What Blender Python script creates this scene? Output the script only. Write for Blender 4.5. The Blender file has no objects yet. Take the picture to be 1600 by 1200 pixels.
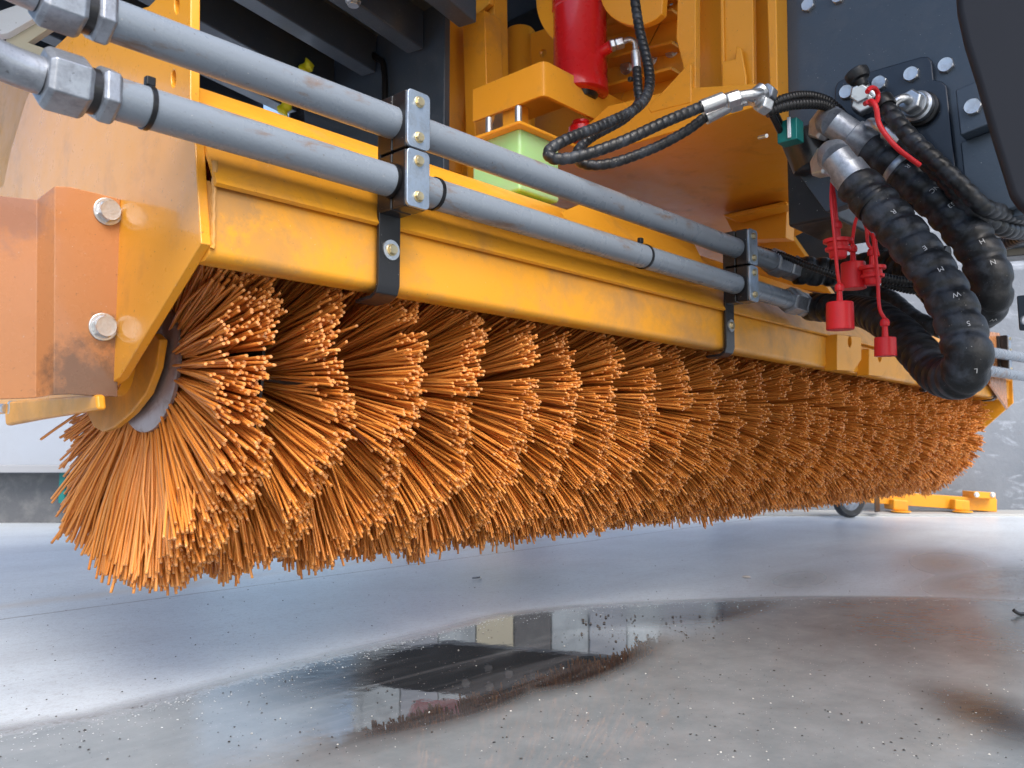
import bpy, bmesh, math, random
import numpy as np
from mathutils import Vector, Matrix, geometry, noise
random.seed(7); rng = np.random.default_rng(7)
R = math.radians
# ------------------------------------------------------------------ camera
F = 1294.0; HC = 0.359; PITCH = R(4.46); HEAD = R(42.9)
ca, sa = math.cos(HEAD), math.sin(HEAD)
FWDH = Vector((ca, sa, 0)); RIGHT = Vector((sa, -ca, 0)); UPW = Vector((0, 0, 1))
FWD = FWDH*math.cos(PITCH) + UPW*math.sin(PITCH)
CUP = UPW*math.cos(PITCH) - FWDH*math.sin(PITCH)
CAM = Vector((0, 0, HC))
sc = bpy.context.scene
cd = bpy.data.cameras.new('camera'); cam = bpy.data.objects.new('camera', cd); sc.collection.objects.link(cam)
cam.matrix_world = Matrix.Translation(CAM) @ Matrix((RIGHT, CUP, -FWD)).transposed().to_4x4()
cd.sensor_width = 36; cd.lens = F/1600*36; cd.clip_start = 0.05; cd.clip_end = 500
cd.dof.use_dof = True; cd.dof.focus_distance = 1.35; cd.dof.aperture_fstop = 10
sc.camera = cam
# ------------------------------------------------------------------ sky, sun, exposure
SUN_EL, SUN_AZ = R(47), R(205)          # azimuth measured from +Y clockwise: the light comes from the left, a little behind the camera
world = bpy.data.worlds.new('World'); sc.world = world; world.use_nodes = True
nt = world.node_tree; nt.nodes.clear()
sky = nt.nodes.new('ShaderNodeTexSky'); sky.sky_type = 'NISHITA'; sky.sun_disc = False
sky.sun_elevation = SUN_EL; sky.sun_rotation = SUN_AZ; sky.air_density = 1.0; sky.dust_density = 3.0; sky.ozone_density = 1.0
bg = nt.nodes.new('ShaderNodeBackground'); bg.inputs[1].default_value = 0.15
wo_ = nt.nodes.new('ShaderNodeOutputWorld')
nt.links.new(sky.outputs[0], bg.inputs[0]); nt.links.new(bg.outputs[0], wo_.inputs[0])
sd = bpy.data.lights.new('sun', 'SUN'); sd.energy = 1.3; sd.angle = R(34); sd.color = (1, .96, .9)
so = bpy.data.objects.new('sun', sd); sc.collection.objects.link(so)
sdir = Vector((math.sin(SUN_AZ)*math.cos(SUN_EL), math.cos(SUN_AZ)*math.cos(SUN_EL), math.sin(SUN_EL)))
so.rotation_euler = sdir.to_track_quat('Z', 'Y').to_euler()
sc.view_settings.view_transform = 'Standard'; sc.view_settings.look = 'None'
sc.view_settings.exposure = 1.05; sc.view_settings.gamma = 1.0

# ------------------------------------------------------------------ where a line of sight meets a plane of the place
def ray(u, v):
    return FWD*F + RIGHT*(u-800) + CUP*(600-v)
def PX(u, v, x):
    r = ray(u, v); return CAM + r*(x/r.x)
def PY(u, v, y):
    r = ray(u, v); return CAM + r*(y/r.y)
def PZ(u, v, z):
    r = ray(u, v); return CAM + r*((z-HC)/r.z)
def W(u, v, d):
    return CAM + ray(u, v)*(d/F)

# ------------------------------------------------------------------ materials
def mat(name, col, rough=.5, metal=0, coat=0, spec=.5, ior=1.45):
    m = bpy.data.materials.new(name); m.use_nodes = True
    b = m.node_tree.nodes['Principled BSDF']
    b.inputs['Base Color'].default_value = (*col, 1); b.inputs['Roughness'].default_value = rough
    b.inputs['Metallic'].default_value = metal; b.inputs['Coat Weight'].default_value = coat
    b.inputs['Coat Roughness'].default_value = .08; b.inputs['Specular IOR Level'].default_value = spec
    b.inputs['IOR'].default_value = ior
    return m
def nd(m, t, **kw):
    n = m.node_tree.nodes.new(t)
    for k, v in kw.items():
        if k in n.inputs.keys() if hasattr(n.inputs, 'keys') else False: n.inputs[k].default_value = v
        else: setattr(n, k, v)
    return n
def lk(m, a, b): m.node_tree.links.new(a, b)
def noise_tex(m, scale, detail=5, rough=.6, stretch=None, dist=0):
    geo = nd(m, 'ShaderNodeNewGeometry'); n = nd(m, 'ShaderNodeTexNoise')
    n.inputs['Scale'].default_value = scale; n.inputs['Detail'].default_value = detail; n.inputs['Roughness'].default_value = rough
    n.inputs['Distortion'].default_value = dist
    if stretch:
        mp = nd(m, 'ShaderNodeMapping'); mp.inputs['Scale'].default_value = stretch
        lk(m, geo.outputs['Position'], mp.inputs[0]); lk(m, mp.outputs[0], n.inputs['Vector'])
    else: lk(m, geo.outputs['Position'], n.inputs['Vector'])
    return n.outputs[0]
def ramp(m, src, stops):
    r = nd(m, 'ShaderNodeValToRGB'); e = r.color_ramp.elements
    while len(e) < len(stops): e.new(.5)
    for el, (p, c) in zip(e, stops):
        el.position = p; el.color = (c, c, c, 1) if not hasattr(c, '__len__') else (*c, 1)
    lk(m, src, r.inputs[0]); return r.outputs[0]
def mixc(m, fac, a, b, blend='MIX'):
    x = nd(m, 'ShaderNodeMix'); x.data_type = 'RGBA'; x.blend_type = blend
    for i, s in ((0, fac), (6, a), (7, b)):
        if isinstance(s, (int, float)): x.inputs[i].default_value = s
        elif isinstance(s, (tuple, list)): x.inputs[i].default_value = (*s, 1)
        else: lk(m, s, x.inputs[i])
    return x.outputs[2]
def mth(m, op, a, b=None):
    x = nd(m, 'ShaderNodeMath'); x.operation = op
    for i, s in enumerate((a, b)):
        if s is None: continue
        if isinstance(s, (int, float)): x.inputs[i].default_value = s
        else: lk(m, s, x.inputs[i])
    return x.outputs[0]
def bump(m, src, strength=.2, dist=.001):
    b = nd(m, 'ShaderNodeBump'); b.inputs['Strength'].default_value = strength; b.inputs['Distance'].default_value = dist
    lk(m, src, b.inputs['Height']); lk(m, b.outputs[0], P(m).inputs['Normal'])
def P(m): return m.node_tree.nodes['Principled BSDF']
def dirty(m, base, dirt, scale=9, lo=.56, hi=.72, amt=1.0, speck=True, rough=(.3, .6), bs=.08, bscale=140, stretch=None):
    n = noise_tex(m, scale, 8, .68, stretch, .3)
    f = ramp(m, n, [(lo, 0.0), (hi, amt)])
    c = mixc(m, f, base, dirt)
    v = noise_tex(m, 2.2, 3, .5)
    c = mixc(m, ramp(m, v, [(.35, .0), (.7, .22)]), c, tuple(x*.72 for x in base))
    if speck:
        s = noise_tex(m, 230, 2, .5)
        c = mixc(m, ramp(m, s, [(.70, 0.0), (.76, .55)]), c, tuple(x*.35 for x in dirt))
        s2 = noise_tex(m, 310, 2, .5)
        c = mixc(m, ramp(m, s2, [(.735, 0.0), (.775, .45)]), c, (.75, .72, .66))
    lk(m, c, P(m).inputs['Base Color'])
    r = mixc(m, f, (rough[0],)*3, (rough[1],)*3)
    rn = ramp(m, noise_tex(m, 26, 5, .6), [(.35, -0.0), (.75, .16)])
    lk(m, mth(m, 'ADD', r, rn), P(m).inputs['Roughness'])
    bump(m, noise_tex(m, bscale, 3, .6), bs, .002)
    return m

YEL = (.80, .345, .025); ORA = (.47, .20, .078)
M = {}
M['yellow'] = dirty(mat('yellow_paint', YEL, coat=.08, spec=.4), YEL, (.40, .20, .07), 9, .54, .74, .6, rough=(.3, .55))
M['yellow_dusty'] = dirty(mat('dusty_yellow_paint', YEL, coat=.05, spec=.4), YEL, (.30, .20, .12), 7, .46, .72, .7, rough=(.3, .65), bs=.12)
M['yellow_gloss'] = dirty(mat('glossy_yellow_paint', YEL, coat=.45), YEL, (.40, .20, .07), 9, .54, .74, .6, rough=(.26, .5))
M['orange'] = dirty(mat('salmon_orange_paint', ORA, coat=.25), ORA, (.33, .18, .10), 5, .58, .74, .7, rough=(.2, .6))
def stain(m, p, r, col, sc=22, al=.85):
    geo = nd(m, 'ShaderNodeNewGeometry'); d = nd(m, 'ShaderNodeVectorMath'); d.operation = 'DISTANCE'
    lk(m, geo.outputs['Position'], d.inputs[0]); d.inputs[1].default_value = p
    f = mth(m, 'ADD', mth(m, 'DIVIDE', d.outputs['Value'], r), mth(m, 'MULTIPLY', mth(m, 'SUBTRACT', noise_tex(m, sc, 9, .75), .5), 2.6))
    f = ramp(m, f, [(.45, al), (1.0, 0)])
    b_ = P(m).inputs['Base Color']; old = b_.links[0].from_socket
    lk(m, mixc(m, f, old, col), b_)
stain(M['orange'], PY(140, 600, 1.085), .075, (.13, .075, .05)); stain(M['orange'], PY(20, 330, 1.11), .05, (.30, .15, .10), 30)
stain(M['orange'], PY(185, 520, 1.085), .03, (.16, .09, .05), 60)
stain(M['yellow_dusty'], PY(345, 300, .865), .06, (.30, .19, .10), 45, .5); stain(M['yellow_dusty'], PY(420, 400, .865), .05, (.36, .20, .08), 60, .4)
M['pipe'] = dirty(mat('grey_pipe_paint', (.20, .235, .28)), (.20, .235, .28), (.16, .095, .055), 26, .56, .67, .9, rough=(.24, .6), bs=.15, bscale=260, stretch=(.35, 1, 1))
M['zinc'] = dirty(mat('zinc_plated_steel', (.62, .64, .66), metal=.9), (.62, .64, .66), (.36, .36, .36), 60, .5, .7, .6, speck=False, rough=(.28, .5), bs=.15, bscale=400)
M['zinc_dull'] = dirty(mat('dull_grey_steel', (.34, .37, .42), metal=.65), (.34, .37, .42), (.14, .15, .17), 70, .42, .7, .7, speck=True, rough=(.28, .5), bs=.12, bscale=500)
M['brass'] = dirty(mat('yellow_zinc_steel', (.62, .52, .32), metal=.85), (.62, .52, .32), (.30, .24, .12), 80, .5, .7, .6, speck=False, rough=(.28, .5))
M['galv'] = dirty(mat('brushed_blue_zinc_plate', (.42, .50, .60), metal=.8), (.42, .50, .60), (.25, .29, .34), 45, .45, .62, .7, speck=True, rough=(.3, .5), bs=.15, bscale=300)
M['black'] = dirty(mat('black_painted_steel', (.012, .012, .014), coat=.2), (.012, .012, .014), (.07, .065, .06), 16, .56, .76, .6, rough=(.3, .6))
M['chassis'] = dirty(mat('dark_blue_grey_chassis_paint', (.050, .070, .098), coat=.25), (.050, .070, .098), (.085, .10, .125), 14, .5, .78, .7, rough=(.28, .55), bs=.2, bscale=220)
M['plate_blue'] = dirty(mat('navy_plate_paint', (.014, .024, .042), coat=.3), (.014, .024, .042), (.05, .06, .075), 18, .55, .78, .6, rough=(.28, .5))
M['rubber'] = dirty(mat('black_rubber', (.014, .015, .018)), (.010, .011, .013), (.11, .13, .165), 24, .48, .74, .55, rough=(.34, .62), bs=.3, bscale=180)
M['rubber_clean'] = dirty(mat('black_plastic_conduit', (.012, .012, .013)), (.012, .012, .013), (.05, .05, .05), 40, .6, .8, .5, speck=False, rough=(.3, .5))
M['tape'] = mat('black_vinyl_tape', (.008, .008, .009), .3)
M['print'] = mat('white_print', (.5, .5, .5), .5)
M['red_cap'] = dirty(mat('red_plastic', (.68, .018, .025)), (.68, .018, .025), (.45, .03, .03), 60, .5, .8, .5, speck=False, rough=(.34, .5))
M['red_paint'] = dirty(mat('red_gloss_paint', (.62, .012, .014), coat=.5), (.62, .012, .014), (.40, .02, .02), 20, .55, .8, .4, speck=False, rough=(.22, .4), bs=.02)
M['teal'] = mat('teal_plastic', (.01, .16, .15), .35)
M['hole'] = mat('dark_bore', (.006, .006, .006), .8)
g = M['green'] = mat('pale_green_polyurethane', (.42, .74, .34), .22, coat=.2)
P(g).inputs['Subsurface Weight'].default_value = .6; P(g).inputs['Subsurface Radius'].default_value = (.03, .06, .02); P(g).inputs['Subsurface Scale'].default_value = 1
M['steel_ring'] = dirty(mat('bare_steel_flange', (.40, .36, .37), metal=.7), (.40, .36, .37), (.20, .15, .12), 40, .5, .75, .8, rough=(.38, .6), bs=.3)
M['hub'] = mat('dark_hub_steel', (.05, .03, .02), .6)
M['yellow_coil'] = mat('lime_coil_plastic', (.65, .65, .02), .4)
M['white_panel'] = dirty(mat('white_sheet_panel', (.72, .76, .82)), (.72, .76, .82), (.55, .55, .55), 3, .55, .8, .5, rough=(.4, .6))
M['cladding'] = dirty(mat('light_grey_cladding', (.34, .375, .43)), (.34, .375, .43), (.3, .31, .33), 3, .5, .8, .5, rough=(.4, .6))
M['base'] = dirty(mat('dark_plinth', (.105, .11, .12)), (.105, .11, .12), (.2, .2, .2), 12, .45, .7, .8, rough=(.5, .7), bs=.4)
M['hall'] = dirty(mat('hall_sheet', (.44, .50, .54)), (.44, .50, .54), (.16, .18, .2), 3, .45, .7, .8, rough=(.4, .6))
M['beige'] = mat('beige_plastic', (.50, .47, .36), .5)

# bristles: each one carries its own tint, the cut tip is paler
b = M['bristle'] = mat('orange_polypropylene_bristle', (.8, .3, .06), .36)
at = nd(b, 'ShaderNodeAttribute'); at.attribute_name = 'tint'
sep = nd(b, 'ShaderNodeSeparateColor'); lk(b, at.outputs['Color'], sep.inputs[0])
c = mixc(b, sep.outputs[0], (.62, .205, .030), (.82, .335, .075))
c = mixc(b, sep.outputs[1], c, (.93, .62, .36))
c = mixc(b, sep.outputs[2], c, (.16, .09, .06))
lk(b, c, P(b).inputs['Base Color'])
P(b).inputs['Subsurface Weight'].default_value = .0
P(b).inputs['Transmission Weight'].default_value = 0.0

# concrete: dry and wet, the mesh carries how much water stands on it and a painted mirror dark
g = M['floor'] = mat('wet_concrete', (.3, .3, .3), .5, ior=1.5)
at = nd(g, 'ShaderNodeAttribute'); at.attribute_name = 'wet'
nfine = noise_tex(g, 26, 7, .65); nmid = noise_tex(g, 3.3, 6, .6)
wet = mth(g, 'ADD', at.outputs['Fac'], mth(g, 'MULTIPLY', mth(g, 'SUBTRACT', nfine, .5), .5))
wet = mth(g, 'ADD', wet, mth(g, 'MULTIPLY', mth(g, 'SUBTRACT', noise_tex(g, 130, 4, .6), .5), .5))
wet = ramp(g, wet, [(.42, 0), (.58, 1)])
dry = mixc(g, ramp(g, nmid, [(.3, 0), (.7, 1)]), (.68, .75, .80), (.55, .61, .66))
dry = mixc(g, ramp(g, noise_tex(g, 60, 6, .7), [(.5, 0), (.75, .5)]), dry, (.30, .30, .31))
dry = mixc(g, ramp(g, noise_tex(g, 200, 5, .8), [(.45, 0), (.75, .45)]), dry, (.26, .26, .27))
mud = mixc(g, ramp(g, noise_tex(g, 11, 8, .68), [(.3, 0), (.7, 1)]), (.17, .195, .205), (.25, .275, .285))
at2 = nd(g, 'ShaderNodeAttribute'); at2.attribute_name = 'mirror_dark'
mud = mixc(g, ramp(g, mth(g, 'ADD', at2.outputs['Fac'], mth(g, 'MULTIPLY', mth(g, 'SUBTRACT', nmid, .5), .3)), [(.2, 0), (.8, 1)]), mud, (.02, .021, .022))  # mud colour darkened where the puddle should mirror dark things
col = mixc(g, wet, dry, mud)
damp = ramp(g, at.outputs['Fac'], [(.15, 0), (.45, 1)])
col = mixc(g, mth(g, 'MULTIPLY', mth(g, 'MULTIPLY', damp, mth(g, 'SUBTRACT', 1.0, wet)), .8), col, (.13, .12, .115))
geo = nd(g, 'ShaderNodeNewGeometry'); sx = nd(g, 'ShaderNodeSeparateXYZ'); lk(g, geo.outputs['Position'], sx.inputs[0])
yj = PZ(0, 968, 0).y
dj = mth(g, 'ABSOLUTE', mth(g, 'ADD', mth(g, 'SUBTRACT', sx.outputs[1], yj), mth(g, 'MULTIPLY', mth(g, 'SUBTRACT', noise_tex(g, 14, 4, .6), .5), .012)))
jf = ramp(g, mth(g, 'ADD', mth(g, 'MULTIPLY', dj, 60), mth(g, 'MULTIPLY', noise_tex(g, 30, 4, .6), .4)), [(.28, .85), (.55, 0)])
silt = ramp(g, mth(g, 'ADD', mth(g, 'MULTIPLY', mth(g, 'ABSOLUTE', mth(g, 'SUBTRACT', sx.outputs[1], yj+.16)), 5), noise_tex(g, 4, 6, .65)), [(.45, .55), (.8, 0)])
col = mixc(g, silt, col, (.52, .46, .40)); col = mixc(g, jf, col, (.12, .11, .105))
smear = ramp(g, noise_tex(g, 1.6, 8, .7, (.35, 1.6, 1), 1.5), [(.5, 0), (.7, .3)]); col = mixc(g, smear, col, (.34, .34, .36))
sp = ramp(g, noise_tex(g, 320, 2, .5), [(.71, 0), (.75, .8)]); col = mixc(g, sp, col, (.06, .055, .05))
sp = ramp(g, noise_tex(g, 270, 2, .4), [(.735, 0), (.76, .7)]); col = mixc(g, sp, col, (.75, .75, .75))
lk(g, col, P(g).inputs['Base Color'])
at3 = nd(g, 'ShaderNodeAttribute'); at3.attribute_name = 'calm'
calm = ramp(g, mth(g, 'ADD', at3.outputs['Fac'], mth(g, 'MULTIPLY', mth(g, 'SUBTRACT', nmid, .5), .5)), [(.12, 0), (.4, 1)])
rr = mixc(g, wet, mixc(g, damp, (.34,)*3, (.2,)*3), mixc(g, calm, (.17,)*3, mixc(g, ramp(g, noise_tex(g, 9, 5, .6), [(.35, 0), (.75, 1)]), (.004,)*3, (.035,)*3)))
lk(g, rr, P(g).inputs['Roughness'])
bb = mixc(g, wet, noise_tex(g, 90, 6, .7), mixc(g, mixc(g, calm, (.25,)*3, (.03,)*3), (.5,)*3, noise_tex(g, 45, 3, .5)))
bump(g, bb, .35, .004)
# plaster wall, with scuffed pale patches
g = M['wall'] = mat('grey_cement_wall', (.3, .3, .3), .7)
c = mixc(g, ramp(g, noise_tex(g, 1.4, 6, .6), [(.35, 0), (.7, 1)]), (.13, .15, .18), (.22, .245, .28))
c = mixc(g, ramp(g, noise_tex(g, 3.5, 8, .7, (1, 1, 2.2), 1.2), [(.55, 0), (.68, .8)]), c, (.36, .40, .46))
c = mixc(g, ramp(g, noise_tex(g, 14, 8, .75), [(.6, 0), (.72, .6)]), c, (.16, .17, .19))
lk(g, c, P(g).inputs['Base Color']); bump(g, noise_tex(g, 30, 6, .7), .4, .01)

# ------------------------------------------------------------------ object helpers
col_ = sc.collection
WO = {}
def wloc(o): return WO.get(o.name, Vector((0, 0, 0))) if o else Vector((0, 0, 0))
def thing(name, label, cat, loc, group=None):
    o = bpy.data.objects.new(name, None); o.empty_display_size = .05; col_.objects.link(o)
    o.location = Vector(loc); WO[o.name] = Vector(loc)
    o['label'] = label; o['category'] = cat
    if group: o['group'] = group
    return o
def tag(o, label, cat, group=None):
    o['label'] = label; o['category'] = cat
    if group: o['group'] = group
    return o
def smooth(me, ang=35):
    me.shade_smooth()
    me.set_sharp_from_angle(angle=R(ang))
def mk(name, V, Fc, m, parent=None, bev=0, seg=2, ang=35, struct=False, label=None):
    V = [Vector(v) for v in V]
    lo = Vector([min(v[i] for v in V) for i in range(3)]); hi = Vector([max(v[i] for v in V) for i in range(3)])
    c = (lo+hi)/2
    me = bpy.data.meshes.new(name)
    me.from_pydata([v-c for v in V], [], Fc); me.update()
    if bev >= 0:
        bm = bmesh.new(); bm.from_mesh(me); bmesh.ops.recalc_face_normals(bm, faces=bm.faces); bm.to_mesh(me); bm.free()
    me.materials.append(M[m] if isinstance(m, str) else m)
    smooth(me, ang)
    o = bpy.data.objects.new(name, me); col_.objects.link(o)
    o.location = c - wloc(parent); WO[o.name] = c
    if parent: o.parent = parent
    if bev > 0:
        md = o.modifiers.new('bevel', 'BEVEL'); md.width = bev; md.segments = seg; md.limit_method = 'ANGLE'; md.angle_limit = R(35); md.harden_normals = True
    if struct: o['kind'] = 'structure'
    if label: o['label'] = label
    return o
def place(name, me, Mw, parent=None, label=None):
    o = bpy.data.objects.new(name, me); col_.objects.link(o)
    if parent: o.parent = parent
    o.matrix_local = Matrix.Translation(-wloc(parent)) @ Mw; WO[o.name] = Mw.translation.copy()
    if label: o['label'] = label
    return o
def plate_vf(pts, th, holes=()):
    """planar polygon (and hole loops) swept by the vector th"""
    loops = [[Vector(p) for p in pts]] + [[Vector(p) for p in h] for h in holes]
    flat = [p for l in loops for p in l]; n = len(flat)
    V = flat + [p+Vector(th) for p in flat]
    Fc = []
    if holes:
        for t in geometry.tessellate_polygon(loops): Fc.append(tuple(t)); Fc.append(tuple(i+n for i in reversed(t)))
    else:
        Fc.append(tuple(range(n))); Fc.append(tuple(range(2*n-1, n-1, -1)))
    k = 0
    for l in loops:
        for i in range(len(l)):
            a, b_ = k+i, k+(i+1) % len(l); Fc.append((a, b_, b_+n, a+n))
        k += len(l)
    return V, Fc
def plate(name, pts, th, m, parent=None, holes=(), bev=.002, **kw):
    V, Fc = plate_vf(pts, th, holes); return mk(name, V, Fc, m, parent, bev, **kw)
def ring_pts(c, ax, r, n=16, ry=None):
    ax = Vector(ax).normalized(); t = ax.orthogonal().normalized(); b_ = ax.cross(t)
    return [Vector(c) + t*r*math.cos(2*math.pi*i/n) + b_*(ry or r)*math.sin(2*math.pi*i/n) for i in range(n)]
def circ(c, e1, e2, r, n=16, r2=None):
    e1, e2 = Vector(e1), Vector(e2)
    return [Vector(c) + e1*r*math.cos(2*math.pi*i/n) + e2*(r2 or r)*math.sin(2*math.pi*i/n) for i in range(n)]
def box(name, lo, hi, m, parent=None, bev=.003, rot=0, piv=None, **kw):
    (x0, y0, z0), (x1, y1, z1) = lo, hi
    pts = [Vector(p) for p in ((x0, y0, z0), (x1, y0, z0), (x1, y1, z0), (x0, y1, z0))]
    if rot:
        Mr = Matrix.Rotation(rot, 3, 'Z'); pv = Vector(piv) if piv else Vector(((x0+x1)/2, (y0+y1)/2, z0)); pv.z = 0
        pts = [Mr @ (p-pv)+pv for p in pts]
    return plate(name, pts, (0, 0, z1-z0), m, parent, bev=bev, **kw)
def catmull(pts, step):
    pts = [Vector(p) for p in pts]
    P_ = [pts[0]*2-pts[1]] + pts + [pts[-1]*2-pts[-2]]
    out = []
    for i in range(1, len(P_)-2):
        p0, p1, p2, p3 = P_[i-1:i+3]
        n = max(4, int((p2-p1).length/step*1.5))
        for k in range(n):
            t = k/n
            out.append(.5*((2*p1)+(p2-p0)*t+(2*p0-5*p1+4*p2-p3)*t*t+(3*p1-p0-3*p2+p3)*t**3))
    out.append(pts[-1])
    # even spacing
    res = [out[0]]; acc = 0
    for a, b_ in zip(out, out[1:]):
        d = (b_-a).length
        while d > 0 and acc + d >= step:
            a = a + (b_-a)*((step-acc)/d); res.append(a.copy()); d = (b_-a).length; acc = 0
        acc += d
    if (res[-1]-out[-1]).length > step*.3: res.append(out[-1])
    return res
def frames(path):
    n = len(path); T = [(path[min(i+1, n-1)]-path[max(i-1, 0)]).normalized() for i in range(n)]
    N = [T[0].orthogonal().normalized()]
    for i in range(1, n):
        v = N[-1]-T[i]*N[-1].dot(T[i]); N.append(v.normalized())
    return T, N
def tube_vf(path, rf, ns=16, cap=True):
    T, N = frames(path); V = []; Fc = []; s = 0
    for i, p in enumerate(path):
        if i: s += (path[i]-path[i-1]).length
        B = T[i].cross(N[i])
        for k in range(ns):
            th = 2*math.pi*k/ns; r = rf(s, th) if callable(rf) else rf
            V.append(p + N[i]*r*math.cos(th) + B*r*math.sin(th))
    for i in range(len(path)-1):
        for k in range(ns):
            a = i*ns+k; b_ = i*ns+(k+1) % ns; Fc.append((a, b_, b_+ns, a+ns))
    if cap: Fc.append(tuple(range(ns-1, -1, -1))); Fc.append(tuple(range((len(path)-1)*ns, len(path)*ns)))
    return V, Fc
def tube(name, pts, r, m, parent=None, step=.006, ns=16, raw=False, **kw):
    path = [Vector(p) for p in pts] if raw else catmull(pts, step)
    V, Fc = tube_vf(path, r, ns); return mk(name, V, Fc, m, parent, kw.pop('bev', 0), **kw)
def lathe(name, p, ax, prof, m, parent=None, ns=24, bev=0, ph=0, **kw):
    """prof: (distance along the axis, radius)"""
    ax = Vector(ax).normalized(); t = ax.orthogonal().normalized(); b_ = ax.cross(t); p = Vector(p)
    V = []; Fc = []
    for (h, r) in prof:
        for k in range(ns):
            th = 2*math.pi*k/ns+ph; V.append(p+ax*h+t*r*math.cos(th)+b_*r*math.sin(th))
    for i in range(len(prof)-1):
        for k in range(ns):
            a = i*ns+k; c_ = i*ns+(k+1) % ns; Fc.append((a, c_, c_+ns, a+ns))
    Fc.append(tuple(range(ns-1, -1, -1))); Fc.append(tuple(range((len(prof)-1)*ns, len(prof)*ns)))
    return mk(name, V, Fc, m, parent, bev, **kw)
def hexnut(name, p0, p1, af, m, parent=None, ph=0, bev=.0015):
    p0, p1 = Vector(p0), Vector(p1); L = (p1-p0).length; r = af/math.sqrt(3); c = min(L*.18, r*.16)
    return lathe(name, p0, p1-p0, [(0, r*.87), (c, r), (L-c, r), (L, r*.87)], m, parent, 6, bev, ph, ang=25)
# bolt master meshes, axis +Z
def bolt_mesh(name, m, washer=True, hexr=1.0):
    V = []; Fc = []
    def ring(z, r, n, ph=0): 
        s = len(V); V.extend([(r*math.cos(2*math.pi*k/n+ph), r*math.sin(2*math.pi*k/n+ph), z) for k in range(n)]); return s
    def skin(a, b_, n):
        for k in range(n): Fc.append((a+k, a+(k+1) % n, b_+(k+1) % n, b_+k))
    if washer:
        a = ring(0, 1.22, 24); b_ = ring(.14, 1.22, 24); c_ = ring(.17, 1.17, 24); d = ring(.17, .8, 24)
        skin(a, b_, 24); skin(b_, c_, 24); skin(c_, d, 24)
    z0 = .15 if washer else 0
    n = 24
    def hr(k): # hexagon outline sampled on n points
        th = (2*math.pi*k/n) % (math.pi/3) - math.pi/6; return .866/math.cos(th)
    def hring(z, cap):
        s = len(V)
        for k in range(n):
            r = min(hr(k), cap); V.append((r*math.cos(2*math.pi*k/n), r*math.sin(2*math.pi*k/n), z)) 
        return s
    a = hring(z0, 1.2); b_ = hring(z0+.52, 1.2); c_ = hring(z0+.62, .86); d = ring(z0+.60, .60, n); e = ring(z0+.60, .3, n)
    skin(a, b_, n); skin(b_, c_, n); skin(c_, d, n); skin(d, e, n); Fc.append(tuple(range(e, e+n)))
    me = bpy.data.meshes.new(name); me.from_pydata(V, [], Fc); me.materials.append(m)
    bm = bmesh.new(); bm.from_mesh(me); bmesh.ops.recalc_face_normals(bm, faces=bm.faces); bm.to_mesh(me); bm.free()
    smooth(me, 28); return me
BOLT = bolt_mesh('hex_bolt', M['zinc']); BOLTY = bolt_mesh('flange_bolt', M['brass']); BOLTN = bolt_mesh('plain_bolt', M['zinc'], False)
def bolt(p, ax, r, parent, me=None, name='bolt', spin=None):
    q = Vector(ax).normalized().to_track_quat('Z', 'Y').to_matrix().to_4x4()
    return place(name, me or BOLT, Matrix.Translation(Vector(p)) @ q @ Matrix.Rotation(random.uniform(0, 1) if spin is None else spin, 4, 'Z') @ Matrix.Diagonal((r, r, r, 1)), parent)
NX, NY = Vector((-1, 0, 0)), Vector((0, -1, 0)); XX, YY, ZZ = Vector((1, 0, 0)), Vector((0, 1, 0)), Vector((0, 0, 1))

# ================================================================== THE SETTING
# ---- floor
def axis_vals(a, b_, far, n):
    core = np.linspace(a, b_, n); out = []
    s = (b_-a)/n; v = b_
    while v < far: s *= 1.12; v += s; out.append(v)
    lowv = []; s = (b_-a)/n; v = a
    while v > -far: s *= 1.12; v -= s; lowv.append(v)
    return np.array(lowv[::-1]+list(core)+out)
gx = axis_vals(-.3, 4.4, 60, 330); gy = axis_vals(-.3, 3.0, 60, 230)
XX_, YY_ = np.meshgrid(gx, gy, indexing='ij')
# the wet area: its far rim as seen runs across the floor between these points of the ground
rim = [PZ(u, v, 0) for (u, v) in ((-300, 1178), (0, 1146), (150, 1122), (300, 1085), (450, 1045), (560, 1018), (680, 990), (790, 962), (900, 950), (1050, 942), (1250, 935), (1500, 936), (1800, 950))]
rp = np.array([(p.x, p.y) for p in rim])
def seg_signed(X, Y, pl):
    best = np.full(X.shape, 1e9); sg = np.ones(X.shape)
    for (x0, y0), (x1, y1) in zip(pl, pl[1:]):
        dx, dy = x1-x0, y1-y0; L2 = dx*dx+dy*dy
        t = np.clip(((X-x0)*dx+(Y-y0)*dy)/L2, 0, 1); d = np.hypot(X-x0-t*dx, Y-y0-t*dy)
        c = (dx*(Y-y0)-dy*(X-x0)); upd = d < best
        best = np.where(upd, d, best); sg = np.where(upd, np.where(c < 0, 1, -1), sg)
    return best*sg
S = seg_signed(XX_, YY_, rp)                       # > 0 on the camera's side of the rim
wetv = np.clip(.5 + S/.16, 0, 1)
def blob(cx, cy, rx, ry, ang, amp):
    c_, s_ = math.cos(ang), math.sin(ang); X = (XX_-cx)*c_+(YY_-cy)*s_; Y = -(XX_-cx)*s_+(YY_-cy)*c_
    return amp*np.exp(-((X/rx)**2+(Y/ry)**2))
p1 = PZ(1480, 880, 0); p2 = PZ(1250, 905, 0); p3 = PZ(1560, 910, 0)
wetv = np.maximum(wetv, blob(p1.x, p1.y, .5, .18, .3, .42)); wetv = np.maximum(wetv, blob(p2.x, p2.y, .35, .14, .2, .36)); wetv = np.maximum(wetv, blob(p3.x, p3.y, .5, .22, 0, .5))
q = PZ(250, 1150, 0); wetv = np.minimum(wetv, 1-blob(q.x, q.y, .10, .05, .6, .30))
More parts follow.
